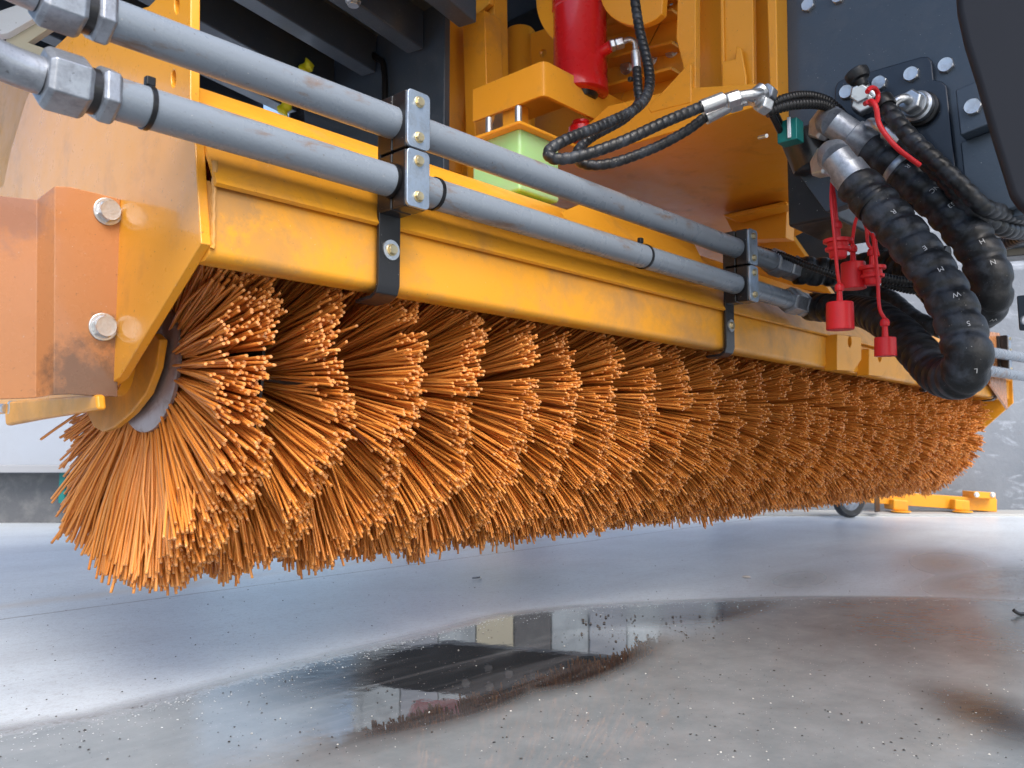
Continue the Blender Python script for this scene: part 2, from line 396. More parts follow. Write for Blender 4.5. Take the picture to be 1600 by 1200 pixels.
V = np.stack([XX_.ravel(), YY_.ravel(), np.zeros(XX_.size)], 1)
nx, ny = XX_.shape; idx = np.arange(nx*ny).reshape(nx, ny)
Fq = np.stack([idx[:-1, :-1].ravel(), idx[1:, :-1].ravel(), idx[1:, 1:].ravel(), idx[:-1, 1:].ravel()], 1)
def fast_mesh(name, V, Fq, m):
    me = bpy.data.meshes.new(name); me.vertices.add(len(V)); me.vertices.foreach_set('co', V.astype(np.float32).ravel())
    k = Fq.shape[1]
    me.loops.add(Fq.size); me.loops.foreach_set('vertex_index', Fq.astype(np.int32).ravel())
    me.polygons.add(len(Fq)); me.polygons.foreach_set('loop_start', np.arange(0, Fq.size, k, dtype=np.int32))
    me.polygons.foreach_set('loop_total', np.full(len(Fq), k, np.int32)); me.update(calc_edges=True); me.materials.append(m)
    return me
mirror_dark = .95*np.exp(-np.abs((S-.10)/.13)**3)  # dark band of the mirror image, painted into the puddle colour
q0 = PZ(250, 1100, 0); q1 = PZ(640, 1010, 0); al = ((XX_-q0.x)*(q1.x-q0.x)+(YY_-q0.y)*(q1.y-q0.y))/((q1.x-q0.x)**2+(q1.y-q0.y)**2)
mirror_dark = mirror_dark*np.clip(al*1.6+.1, 0, 1)
q = PZ(700, 1075, 0); mirror_dark = np.maximum(mirror_dark, blob(q.x, q.y, .34, .17, .75, 1.3)); q = PZ(900, 1040, 0); mirror_dark = np.maximum(mirror_dark, blob(q.x, q.y, .3, .16, .75, 1.2))
bl = [PZ(u, v, 0) for u, v in ((350, 1320), (520, 1200), (640, 1152), (860, 1085), (1100, 1006), (1180, 960), (1300, 900))]
S2 = seg_signed(XX_, YY_, np.array([(p.x, p.y) for p in bl]))          # > 0 on the camera's side of the brush's mirrored edge, where the painted dark fades
mirror_dark = np.where((al > -.5), mirror_dark*np.clip(.5-S2/.09, .22, 1), mirror_dark)
q = PZ(1560, 1120, 0); mirror_dark = np.maximum(mirror_dark, blob(q.x, q.y, .2, .09, .75, .8))
q = PZ(1400, 985, 0); mirror_dark = np.maximum(mirror_dark, blob(q.x, q.y, .42, .20, .1, .38)); q = PZ(1600, 1000, 0); mirror_dark = np.maximum(mirror_dark, blob(q.x, q.y, .35, .2, .1, .45))  # right of the puddle darkened in colour, as if mirroring the truck
q = PZ(800, 1070, 0); calm = np.maximum(blob(q.x, q.y, .38, .22, .75, 1.), blob(q.x+.2, q.y+.1, .3, .2, .75, 1.))
me = fast_mesh('floor', V, Fq, M['floor']); a = me.attributes.new('calm', 'FLOAT', 'POINT'); a.data.foreach_set('value', np.clip(calm, 0, 1).astype(np.float32).ravel()); a = me.attributes.new('mirror_dark', 'FLOAT', 'POINT'); a.data.foreach_set('value', mirror_dark.astype(np.float32).ravel()); a = me.attributes.new('wet', 'FLOAT', 'POINT'); a.data.foreach_set('value', wetv.astype(np.float32).ravel())
fl = bpy.data.objects.new('floor', me); col_.objects.link(fl); fl['kind'] = 'structure'

# ---- grey cement wall and kerb at the back, square to the way we look
def along(d, s, z): return FWDH*d + RIGHT*s + ZZ*z
def slab(name, d0, d1, s0, s1, z0, z1, m, parent=None, bev=.004, **kw):
    pts = [along(d0, s0, z0), along(d0, s1, z0), along(d1, s1, z0), along(d1, s0, z0)]
    return plate(name, pts, (0, 0, z1-z0), m, parent, bev=bev, **kw)
wallr = slab('wall', 4.75, 4.95, 1.2, 9, -.05, 3.6, 'wall'); tag(wallr, 'scuffed grey cement wall behind the far end of the roller brush', 'wall')
kerb = slab('kerb', 4.45, 4.75, .4, 9, -.05, .012, mat('pale_concrete_kerb', (.38, .39, .38), .7), bev=.006); kerb['kind'] = 'structure'

# ---- pale building at the left, far behind
lw = thing('building', 'pale clad building with a dark grey base behind the near end of the brush', 'building', along(3.95, -2.5, 0))
slab('wall', 4.0, 4.4, -6, -1.62, .262, 2.4, M['cladding'], lw)
slab('ledge', 3.93, 4.0, -6, -1.62, .245, .262+.02, mat('ledge_grey', (.30, .31, .33), .5), lw)
slab('base_wall', 4.05, 4.4, -6, -1.62, -.05, .245, M['base'], lw)
slab('downpipe', 3.97, 4.04, -2.16, -2.13, .10, .245, M['teal'], lw)
# back hall wall seen through the gaps, pale with ribs
hall = thing('hall_wall', 'ribbed pale sheet metal wall seen above the hood at the back', 'wall', along(8.5, 0, 0))
for i in range(17):
    slab('wall_sheet', 8.5+.012*(i % 3), 8.56, -1.5+i*.38, -1.5+i*.38+.372, -.05, 2.6, ('hall', 'cladding', 'hall', 'beige', 'base', 'hall', 'cladding')[i % 7], hall, bev=.01)
slab('back_sheet', 8.56, 8.7, -1.6, 5.2, -.05, 2.6, 'hall', hall)

# ================================================================== ROLLER BRUSH
BC = Vector((0, 1.22, HC+.12)); BR = .315; X0 = .534; PITCHX = .1235; NR = 28
brush = thing('roller_brush', 'long orange roller brush of ring after ring of stiff plastic bristles under the yellow beam', 'brush', (2.2, BC.y, BC.z))
xend = X0+PITCHX*(NR-1)
lathe('core', (X0-.02, BC.y, BC.z), XX, [(0, .075), (xend-X0+.04, .075)], 'hub', brush, 32)
def bristles(x0, n, ridx, R0, nsides, nseg, wmax, phis=None, wneg=None, pw=.75, nt_=40):
    """returns verts (n*(nseg+1)*nsides,3), quads, caps, tint"""
    wneg = wneg or wmax
    ph = rng.uniform(0, 2*math.pi, n) if phis is None else phis
    tuft = np.floor(ph/(2*math.pi)*nt_).astype(int) % nt_
    tc = (tuft+.5)/nt_*2*math.pi
    trand = np.random.default_rng(100+ridx)
    tx = trand.normal(0, .004, nt_)[tuft]; tr = trand.normal(0, .005, nt_)[tuft]; ta = trand.normal(0, .02, nt_)[tuft]
    tint_t = trand.uniform(-.12, .12, nt_)[tuft]
    phr = tc + (ph-tc)*.55                         # roots bunch in the channel
    pht = tc + (ph-tc)*.94 + rng.normal(0, .007, n) + ta
    wave = .009*np.sin(9*ph + ridx*2.1) + .004*np.sin(4*ph - ridx*1.3)
    w = rng.uniform(-1, 1, n); w = np.sign(w)*np.abs(w)**.8
    xr = x0 + w*.010; xt = x0 + np.where(w < 0, w*wneg, w*wmax) + wave + tx + rng.normal(0, .0026, n)
    rt = R0*(1 - .03*np.abs(w)) + tr + rng.normal(0, .008, n) - .03*(rng.random(n) < .12)*rng.random(n)
    stray = rng.random(n) < .045; xt = np.where(stray, xt+rng.normal(0, .018, n), xt); pht = np.where(stray, pht+rng.normal(0, .05, n), pht); rt = np.where(stray, rt*rng.uniform(.93, 1.02, n), rt)
    if ridx < 4:
        pm = (pht+math.pi) % (2*math.pi)-math.pi
        rt = rt*(1-.38*np.exp(-((pm+.06)/.5)**2)+.13*np.exp(-((pm+.78)/.22)**2))
    bend = rng.normal(0, .005, n); bendx = rng.normal(0, .006, n)
    r0 = .078; rad = rng.uniform(.0018, .0023, n)
    ts = np.append(np.linspace(0, .985, nseg), 1.0)
    cen = np.empty((n, nseg+1, 3))
    for i, t in enumerate(ts):
        phi = phr + (pht-phr)*t + bend*math.sin(math.pi*t)/max(.3, t+.2)*.5; rr = r0+(rt-r0)*t
        cen[:, i, 0] = xr+(xt-xr)*t**pw+bendx*math.sin(math.pi*t); cen[:, i, 1] = BC.y+rr*np.cos(phi); cen[:, i, 2] = BC.z+rr*np.sin(phi)
    # droop a little: stiff plastic sags under gravity
    pass
    tang = cen[:, -1]-cen[:, 0]; tang /= np.linalg.norm(tang, axis=1, keepdims=True)
    e1 = np.cross(tang, np.array([1., 0, 0])); e1 /= np.linalg.norm(e1, axis=1, keepdims=True); e2 = np.cross(tang, e1)
    th0 = rng.uniform(0, 6.28, n); Vv = np.empty((n, nseg+1, nsides, 3))
    for k in range(nsides):
        th = th0+2*math.pi*k/nsides
        off = (e1*np.cos(th)[:, None]+e2*np.sin(th)[:, None])*rad[:, None]
        Vv[:, :, k] = cen+off[:, None, :]
    base = (np.arange(n)*(nseg+1)*nsides)[:, None, None]
    ii = np.arange(nseg)[None, :, None]*nsides; kk = np.arange(nsides)[None, None, :]; k2 = (kk+1) % nsides
    q = np.stack([base+ii+kk, base+ii+k2, base+ii+nsides+k2, base+ii+nsides+kk], -1).reshape(-1, 4)
    capi = (np.arange(n)*(nseg+1)*nsides+nseg*nsides)[:, None]+np.arange(nsides)[None, :]
    tint = np.zeros((n, nseg+1, nsides, 4)); tint[..., 3] = 1
    tint[..., 0] = np.clip(rng.normal(.45, .25, n)+tint_t, 0, 1)[:, None, None]
    tint[:, -1, :, 1] = rng.uniform(.0, .28, n)[:, None]
    dirtb = np.where((rng.random(n) < .10), rng.uniform(.2, .7, n), 0) * np.clip(-np.sin(pht)*1.6-.5, 0, 1)
    tint[:, -1, :, 2] = dirtb[:, None]
    return Vv.reshape(-1, 3), q, capi, tint.reshape(-1, 4)
def bristle_mesh(name, data):
    Vv, q, cap, tint = data; ns = cap.shape[1]
    me = bpy.data.meshes.new(name); me.vertices.add(len(Vv)); me.vertices.foreach_set('co', Vv.astype(np.float32).ravel())
    loops = np.concatenate([q.ravel(), cap.ravel()]).astype(np.int32); tot = np.concatenate([np.full(len(q), 4), np.full(len(cap), ns)]).astype(np.int32)
    st = np.concatenate([[0], np.cumsum(tot)[:-1]]).astype(np.int32)
    me.loops.add(len(loops)); me.loops.foreach_set('vertex_index', loops)
    me.polygons.add(len(tot)); me.polygons.foreach_set('loop_start', st); me.polygons.foreach_set('loop_total', tot)
    sm = np.ones(len(tot), bool); sm[len(q):] = False; me.polygons.foreach_set('use_smooth', sm)
    me.update(calc_edges=True)
    ca_ = me.color_attributes.new('tint', 'FLOAT_COLOR', 'POINT'); ca_.data.foreach_set('color', tint.astype(np.float32).ravel())
    me.materials.append(M['bristle']); return me
for i in range(NR):
    x = X0 + i*PITCHX + (0 if i else .0)
    if i: x -= .012
    near = i < 7
    n = 2800 if i == 0 else (2500 if near else 1900)
    dat = bristles(x, n, i, BR*(1.0 + random.uniform(-.008, .008)), 5 if i < 4 else 4, 5 if near else 4, .016 if i else .020, wneg=.018 if i else .044, pw=.9 if i else 1.2)
    dat[0][:, :] -= np.array([x, BC.y, BC.z])
    o = bpy.data.objects.new('bristle_ring', bristle_mesh('bristle_ring', dat)); col_.objects.link(o); o.parent = brush
    o.location = Vector((x, BC.y, BC.z))-wloc(brush); WO[o.name] = Vector((x, BC.y, BC.z)); o['kind'] = 'stuff'
    if i == 0: ring0 = o
# the 300 bristles of the nearest ring that show largest, one by one
for k in range(300):
    phi = rng.uniform(R(150), R(345), 1)
    w = 1
    dat = bristles(X0-.006-.006*rng.random(), 1, 0, BR*1.0, 6, 6, .024, phi, wneg=.046, pw=1.5)
    me = bristle_mesh('bristle', dat); c0 = Vector((X0, BC.y, BC.z))
    co = dat[0]-np.array(c0); me.vertices.foreach_set('co', co.astype(np.float32).ravel()); me.update()
    o = bpy.data.objects.new('bristle', me); col_.objects.link(o); o.parent = ring0; o.location = (0, 0, 0)
# end flange ring of bare steel and dark spacer disc
lathe('end_flange', (X0-.028, BC.y-.03, BC.z+.004), XX, [(0, .066), (0, .097), (.003, .101), (.008, .101), (.008, .07)], 'steel_ring', brush, 48, ang=40)
lathe('spacer_disc', (X0+.052, BC.y, BC.z), XX, [(0, .215), (.004, .215)], 'black', brush, 64)
lathe('shaft', (X0-.06, BC.y, BC.z), XX, [(0, .045), (.05, .045)], 'yellow', brush, 32)

# ================================================================== BROOM FRAME
XE = .424; YB = .865; ZB0, ZB1 = HC+.210, HC+.302; XF = 4.12
frame = thing('broom_frame', 'yellow broom frame with long box beam, curved hood and chamfered end plates over the brush', 'machine frame', (2.2, YB, ZB1))
# beam with rounded lower corner
def rbeam(y0, y1, z0, z1, r, n=5):
    pts = []
    for (cy, cz, a0) in ((y0+r, z0+r, 180), (y1-r, z0+r, 270), (y1-r, z1-r, 0), (y0+r, z1-r, 90)):
        for k in range(n+1): a_ = R(a0+90*k/n); pts.append((cy+r*math.cos(a_), cz+r*math.sin(a_)))
    return pts
prof = rbeam(YB, YB+.045, ZB0, ZB1, .012)
plate('beam', [Vector((XE+.0115, y, z)) for y, z in prof], (XF-XE-.0115, 0, 0), 'yellow_dusty', frame, bev=0)
# hood: bent sheet that starts on a lip above the beam and curves back over the brush
HR = .408; hc = Vector((0, 1.22, HC+.117))
def hood_vf(x0, x1, pts, th=.006, nx=2):
    n = len(pts); V = []; Fc = []
    nrm = []
    for i in range(n):
        a_ = Vector(pts[max(0, i-1)]); b_ = Vector(pts[min(n-1, i+1)]); d = (b_-a_).normalized(); nrm.append(Vector((-d.y, d.x)))
    for x in (x0, x1):
        for p in pts: V.append((x, p[0], p[1]))
        for p, q_ in zip(pts, nrm): V.append((x, p[0]-q_.x*th, p[1]-q_.y*th))
    for i in range(n-1):
        Fc += [(i, i+1, 2*n+i+1, 2*n+i), (n+i, 3*n+i, 3*n+i+1, n+i+1), (i, n+i, n+i+1, i+1), (2*n+i, 2*n+i+1, 3*n+i+1, 3*n+i)]
    Fc += [(0, 2*n, 3*n, n), (n-1, 2*n-1, 4*n-1, 3*n-1)]
    return V, Fc
arc0 = math.pi-math.asin((ZB1-.007-hc.z)/HR)
arc = [(hc.y+HR*math.cos(a_), hc.z+HR*math.sin(a_)) for a_ in np.linspace(arc0, R(20), 30)]
pts = arc
V, Fc = hood_vf(XE+.0118, 1.62, pts); mk('hood', V, Fc, 'yellow', frame, ang=25)
V, Fc = hood_vf(1.622, XF-.01, pts[:2]+[(YB+.02, ZB1+.05)]+[p for p in arc if p[1] < HC+.47][4:12]); mk('hood', V, Fc, 'yellow_dusty', frame, ang=25)
# flat gusset cover lying on the hood near the second clamp
gp = [PY(u, v, YB-.003) for (u, v) in ((890, 345), (1075, 375), (1098, 410), (1122, 470), (1120, 484), (905, 428))]
cv = []
for (u, v, y) in ((880, 335, .96), (960, 300, 1.05), (1055, 345, 1.05), (1082, 375, .985), (1100, 410, .93), (1122, 468, .868), (1124, 482, .862), (925, 430, .862)):
    cv.append(PY(u, v, y))
plate('cover_plate', cv, (.0, .006, .006), 'yellow', frame, bev=.002)
# near end plate (seen from its outer side)
out_px = [(298, -70), (297, 150), (304, 215), (309, 300), (314, 380), (186, 590), (120, 640), (-70, 650), (-70, 330), (5, 290), (18, 230), (40, 158), (60, 110), (85, 74), (118, 44), (170, 25), (232, 10), (262, -20), (275, -70)]
op = [PX(u, v, XE) for u, v in out_px]
def slot(u, v, w, h):
    return [PX(u+w*math.cos(t), v+h*math.sin(t), XE) for t in np.linspace(0, 2*math.pi, 14, endpoint=False)]
plate('end_plate', op, (.012, 0, 0), 'yellow_gloss', frame, holes=[slot(271, 123, 4, 14), slot(276, 8, 4, 14)], bev=.003)
# inner return sheet at the far left and stiffening fold
plate('side_sheet', [PX(u, v, .60) for u, v in ((-90, 90), (60, 130), (120, 330), (-90, 360))], (.01, 0, 0), 'yellow', frame)
# far end plate, mirrored profile
def far(y, z): return Vector((XF, y, z))
fe = [far(YB-.012, ZB1+.05), far(YB-.012, ZB0-.012), far(.98, HC+.08), far(1.12, HC+.05), far(1.35, HC+.05), far(1.65, HC+.2), far(1.6, HC+.45), far(1.3, HC+.53), far(1.0, HC+.46)]
plate('end_plate', fe, (.015, 0, 0), 'yellow', frame, bev=.002)
# weld bead between beam and plate
for (y0, z0, y1, z1) in ((YB-.002, ZB1+.02, YB-.002, ZB0+.012),):
    pth = [Vector((XE+.0145+random.uniform(-.001, .001), y0, z0+(z1-z0)*t)) for t in np.linspace(0, 1, 24)]
    tube('weld_bead', pth, lambda s, th: .0035+.0008*math.sin(s*1400), 'yellow_dusty', frame, raw=True, ns=8)
# bearing arm: rounded yellow plate hanging from the end plate, seen edge-on and from outside
arm = []
XA = .488
for (u, v) in ((130, 610), (180, 585), (240, 520), (250, 530), (243, 575), (228, 615), (205, 645), (178, 668), (160, 675), (146, 668), (136, 648)):
    arm.append(PX(u, v, XA))
plate('bearing_arm', arm, (.012, 0, 0), 'yellow_dusty', frame, bev=.003)
# lower bar with nut under the bracket
plate('lower_bar', [PX(u, v, .40) for u, v in ((5, 628), (150, 616), (152, 640), (60, 655), (8, 665))], (.012, 0, 0), 'yellow_dusty', frame, bev=.004)

# gussets hanging from the beam beyond the second clamp
for (ua, ub, va, vb, xo) in ((1308, 1346, 522, 580, 0), (1358, 1390, 545, 588, 0)):
    pl = [PY(ua, va, YB-.03), PY(ub, va+4, YB-.03), PY(ub, vb-18, YB-.03), PY(ub-12, vb, YB-.03), PY(ua, vb-2, YB-.03)]
    hs = [[PY((ua+ub)/2+1+3*math.cos(t), va+12+9*math.sin(t), YB-.03) for t in np.linspace(0, 6.28, 12, endpoint=False)]]
    plate('gusset', pl, (.0, .034, 0), 'yellow', frame, holes=hs, bev=.002)

# ---- corrugated bracket at the far left, bolted on (a side guard mount)
YBK = 1.085
brk = thing('guard_bracket', 'salmon orange folded steel bracket with two zinc bolts beside the brush end', 'bracket', PY(90, 600, YBK))
tp = [(-120, 293), (0, 306), (58, 312), (86, 291), (110, 292), (140, 299), (188, 311)]
bt = [(-120, 620), (0, 624), (56, 622), (84, 617), (110, 616), (140, 618), (184, 620)]
off = [.03, .03, .028, .0, 0, 0, 0]
V = []; Fc = []; n = len(tp)
for k in range(n):
    for d in (0, .006):
        V.append(PY(*tp[k], YBK+off[k]) + Vector((0, d, 0))); V.append(PY(*bt[k], YBK+off[k])+Vector((0, d, 0)))
for k in range(n-1):
    a_ = 4*k; b_ = a_+4
    Fc += [(a_, b_, b_+1, a_+1), (a_+2, a_+3, b_+3, b_+2), (a_, a_+2, b_+2, b_), (a_+1, b_+1, b_+3, a_+3)]
Fc += [(0, 1, 3, 2), (4*n-4, 4*n-2, 4*n-1, 4*n-3)]
mk('folded_plate', V, Fc, 'orange', brk, bev=.003, seg=3)
bolt(PY(168, 331, YBK), NY, .0145, brk); bolt(PY(161, 511, YBK), NY, .0145, brk)
nutp = PX(20, 638, .395)
hexnut('nut', PX(12, 638, .40), PX(12, 638, .40)+Vector((.03, -.002, 0)), .022, 'zinc', brk)
lathe('washer', PX(12, 638, .40)+Vector((.03, 0, 0)), XX, [(0, .016), (.004, .016)], 'zinc', brk)
tube('bolt_shank', [PX(-40, 635, .38), PX(10, 638, .40)], .007, 'zinc', brk, ns=12)

# ================================================================== HYDRAULIC PIPES
YP = .828; RP = .021
zA = PY(335, 90, YP).z; zB = PY(335, 200, YP).z
def cable_tie(x, y, z, r, parent):
    lathe('cable_tie', (x, y, z), XX, [(0, r+.0003), (0, r+.0018), (.005, r+.0018), (.005, r+.0003)], 'tape', parent, 28)
def tie_head(x, y, z, parent, d=(0, -.2, 1)):
    dv = Vector(d).normalized(); c = Vector((x+.0025, y, z))+dv*(RP+.004)
    box('tie_head', (c.x-.005, c.y-.004, c.z-.004), (c.x+.005, c.y+.004, c.z+.006), 'tape', parent, bev=.0015)
XPE = 1.86
pA = thing('hydraulic_pipe', 'upper of the two grey hydraulic pipes clamped along the yellow beam', 'pipe', (1.2, YP, zA), 'grey hydraulic pipes along the beam')
pB = thing('hydraulic_pipe', 'lower of the two grey hydraulic pipes clamped along the yellow beam', 'pipe', (1.2, YP, zB), 'grey hydraulic pipes along the beam')
xa0 = PY(165, 30, YP).x; xb0 = PY(172, 142, YP).x
tube('tube', [(xa0, YP, zA), (1.0, YP, zA), (XPE-.08, YP, zA)], RP, 'pipe', pA, step=.05, ns=40)
tube('tube', [(xb0, YP, zB), (1.0, YP, zB), (XPE, YP, zB)], RP, 'pipe', pB, step=.05, ns=40)
for (par, x0, z, vv) in ((pA, xa0, zA, 15), (pB, xb0, zB, 130)):
    c = Vector((x0, YP, z))
    hexnut('lock_nut', c+Vector((.004, 0, 0)), c+Vector((-.014, 0, 0)), .050, 'zinc_dull', par, ph=.3)
    lathe('seal_collar', c+Vector((-.014, 0, 0)), NX, [(0, .022), (.008, .022)], 'black', par)
    hexnut('union_nut', c+Vector((-.022, 0, 0)), c+Vector((-.062, 0, 0)), .052, 'zinc_dull', par, ph=.1)
    e0 = c+Vector((-.062, 0, 0))
    tube('elbow', [e0, e0+Vector((-.025, .0, .002)), e0+Vector((-.06, -.004, .006)), e0+Vector((-.10, -.012, .0)), e0+Vector((-.16, -.02, -.03))], .0175, 'zinc_dull', par, ns=28)
for u in (226,): cable_tie(PY(u, 155, YP).x, YP, zB, RP, pB); tie_head(PY(u, 155, YP).x, YP, zB, pB)
for u in (606, 676, 1003, 1146): x = PY(u, 300, YP).x; cable_tie(x, YP, zB, RP, pB)
tie_head(PY(995, 300, YP).x, YP, zB, pB)
for (par, x0, z) in ((pA, XPE-.08, zA), (pB, XPE, zB)):
    c = Vector((x0, YP, z))
    hexnut('lock_nut', c+Vector((-.03, 0, 0)), c+Vector((.03, 0, 0)), .054, 'zinc_dull', par)
    lathe('seal_collar', c+Vector((.03, 0, 0)), XX, [(0, .021), (.012, .021)], 'zinc', par)
    hexnut('union_nut', c+Vector((.042, 0, 0)), c+Vector((.10, 0, 0)), .05, 'zinc_dull', par)
# distant pair of pipes past the hoses
for (v0, lab) in ((548, 'upper of two far grey pipe ends right of the hoses'), (577, 'lower of two far grey pipe ends right of the hoses')):
    a_ = PY(1532, v0, .80); b_ = PY(1575, v0+7, .80); 
    o = tube('far_pipe', [a_, a_+(b_-a_)*3.5], .021, 'pipe', None, step=.05, ns=24); tag(o, lab, 'pipe', 'far pipe ends')

# ================================================================== PIPE CLAMPS
def round_rect(cx, cz, w, h, r, y, n=5):
    pts = []
    for (sx, sz, a0) in ((1, 1, 0), (-1, 1, 90), (-1, -1, 180), (1, -1, 270)):
        for k in range(n+1):
            a_ = R(a0+90*k/n); pts.append(Vector((cx+sx*(w/2-r)+r*math.cos(a_), y, cz+sz*(h/2-r)+r*math.sin(a_))))
    return pts
def clamp(x, label, w=.036, full=True):
    t = thing('pipe_clamp', label, 'clamp', (x, YB, ZB0), 'pipe clamps along the beam')
    zm = (zA+zB)/2; zt = zA+.040
    # strap with a foot bent under the beam
    ya = YB-.007
    prof = [(ya, zt-.005), (ya, ZB0+.006), (ya+.003, ZB0-.003), (ya+.012, ZB0-.008), (ya+.045, ZB0-.010)]
    V = []; Fc = []; th = .0055
    n = len(prof)
    for i, (y, z) in enumerate(prof):
        a_ = Vector(prof[max(0, i-1)]); b_ = Vector(prof[min(n-1, i+1)]); d = (b_-a_).normalized(); nn = Vector((d.y, -d.x))
        if nn.x > 0 or (abs(nn.x) < .3 and nn.y > 0): nn = -nn
        for xx in (x, x+w):
            V.append((xx, y, z)); V.append((xx, y+nn.x*th, z+nn.y*th))
    for i in range(n-1):
        a_ = 4*i; b_ = a_+4
        Fc += [(a_, a_+2, b_+2, b_), (a_+1, b_+1, b_+3, a_+3), (a_, b_, b_+1, a_+1), (a_+2, a_+3, b_+3, b_+2)]
    Fc += [(0, 1, 3, 2), (4*n-4, 4*n-2, 4*n-1, 4*n-3)]
    mk('strap', V, Fc, 'black', t, bev=.0012)
    for zc in (zA, zB):
        h = (zA-zB)*.97; y0 = YP-.027; y1 = YB-.010
        for (ya_, yb_) in ((y0, YP-.0008), (YP+.0008, y1)):
            half = [Vector((x, ya_, zc-h/2)), Vector((x, yb_, zc-h/2)), Vector((x, yb_, zc+h/2)), Vector((x, ya_, zc+h/2))]
            plate('clamp_half', half, (w, 0, 0), 'black', t, bev=.0025)
        plate('cover_plate', round_rect(x+w/2, zc, w+.002, h, .007, y0-.0055), (0, .005, 0), 'galv', t, bev=.001)
        for s in (-1, 1): bolt((x+w*.5, y0-.0055, zc+s*h*.31), NY, .0062, t, BOLTY)
    bz = ZB0+.052
    lathe('washer', (x+w*.55, ya-th, bz), NY, [(0, .0135), (.002, .0135)], 'zinc', t)
    bolt((x+w*.55, ya-th-.002, bz), NY, .0068, t, BOLTY)
    return t
XC1 = PY(638, 190, YP-.0325).x
clamp(XC1, 'black pipe clamp with two plated covers nearest the camera')
XC2 = PY(1172, 420, YP-.0325).x
clamp(XC2, 'black pipe clamp with two plated covers left of the red caps')
clamp(PY(1592, 570, YP-.0325).x*.96, 'farthest black pipe clamp at the right end of the beam')
o = tube('strap', [(2.93, YB-.006, ZB0+.03), (2.93, YB-.006, ZB0-.012), (2.95, YB+.01, ZB0-.014)], .009, 'black', None, ns=8)
tag(o, 'black strap foot hanging below the beam under the hose bend', 'strap')
# thin cable running behind the lower pipe
tb = tube('cable', [(XC1+.03, YP+.022, zB+.028), (.9, YP+.02, zB+.022), (1.2, YP+.02, zB+.023), (1.5, YP+.02, zB+.02)], .0045, 'rubber_clean', None, ns=8, step=.01)
tag(tb, 'thin black cable tied on top of the lower grey pipe', 'cable')

# ================================================================== LIFT TOWER
tow = thing('lift_mast', 'yellow welded lift mast with columns, gussets and shelf behind the red cylinder', 'machine frame', PX(900, 250, 1.5))
def vplate(name, px, X, th, m='yellow', par=None, holes=(), bev=.003, label=None):
    hs = [[PX(u+rx*math.cos(t), v+ry*math.sin(t), X) for t in np.linspace(0, 2*math.pi, 14, endpoint=False)] for (u, v, rx, ry) in holes]
    return plate(name, [PX(u, v, X) for u, v in px], (th, 0, 0), m, par or tow, holes=hs, bev=bev, label=label)
vplate('column', [(722, 30), (757, 15), (760, 130), (742, 190), (748, 290), (730, 290)], 1.40, .06)
vplate('column_web', [(694, 24), (728, 20), (738, 290), (672, 290), (678, 230), (686, 120)], 1.47, .012)
vplate('gusset', [(693, 22), (700, 20), (690, 130), (682, 260), (676, 260), (684, 120), (688, 48)], 1.38, .10)
vplate('column_head', [(683, -60), (770, -60), (765, 5), (748, 20), (726, 32), (718, 18), (683, 24)], 1.42, .015)
# shelf of the column head, seen from below
sp_ = [PZ(u, v, PX(660, 30, 1.40).z) for u, v in ((657, 28), (700, 12), (724, 20), (690, 62), (660, 50))]
plate('shelf', sp_, (0, 0, .012), 'yellow', tow, bev=.002)
vplate('side_flange', [(757, -60), (771, -60), (774, 120), (760, 130)], 1.44, .05)
# round post
pc = PX(801, 120, 1.56); zt = PX(801, 42, 1.56).z
lathe('post', (pc.x+.03, pc.y, HC+.5), ZZ, [(0, .040), (zt-HC-.505, .040), (zt-HC-.5, .036)], 'yellow', tow, 32, ang=40)
vplate('lug_plate', [(828, 52), (858, 42), (880, 60), (880, 120), (830, 118)], 1.58, .012, holes=[(848, 83, 5, 6)])
vplate('back_plate', [(930, -60), (1072, -60), (1072, 200), (930, 230)], 1.60, .015, holes=[(1047, 3, 5, 5)])
vplate('back_plate', [(770, 95), (880, 60), (940, 200), (770, 240)], 1.72, .015)
for (va, vb) in ((30, 12), (58, 40), (108, 90), (150, 130)):
    a_ = PX(950, va, 1.60); b_ = PX(1068, vb-10, 1.60)
    plate('shelf_rib', [a_, b_, b_+Vector((-.05, 0, 0)), a_+Vector((-.05, 0, 0))], (0, 0, .008), 'yellow', tow, bev=.002)
for (u, v, r) in ((1050, 78, .015), (980, 105, .015), (1018, 93, .013)): bolt(PX(u, v, 1.60), NX, r, tow)
# clevis ears holding the red cylinder
def arc_px(cu, cv_, ru, rv, a0, a1, n=12): return [(cu+ru*math.cos(R(t)), cv_+rv*math.sin(R(t))) for t in np.linspace(a0, a1, n)]
vplate('clevis_ear', [(836, -60)] + arc_px(900, 0, 63, 75, 180, 100) + [(889, -60)], 1.42, .02)
vplate('clevis_ear', [(932, -60)] + arc_px(992, -12, 55, 52, 170, 40) + [(1040, -60)], 1.44, .02)
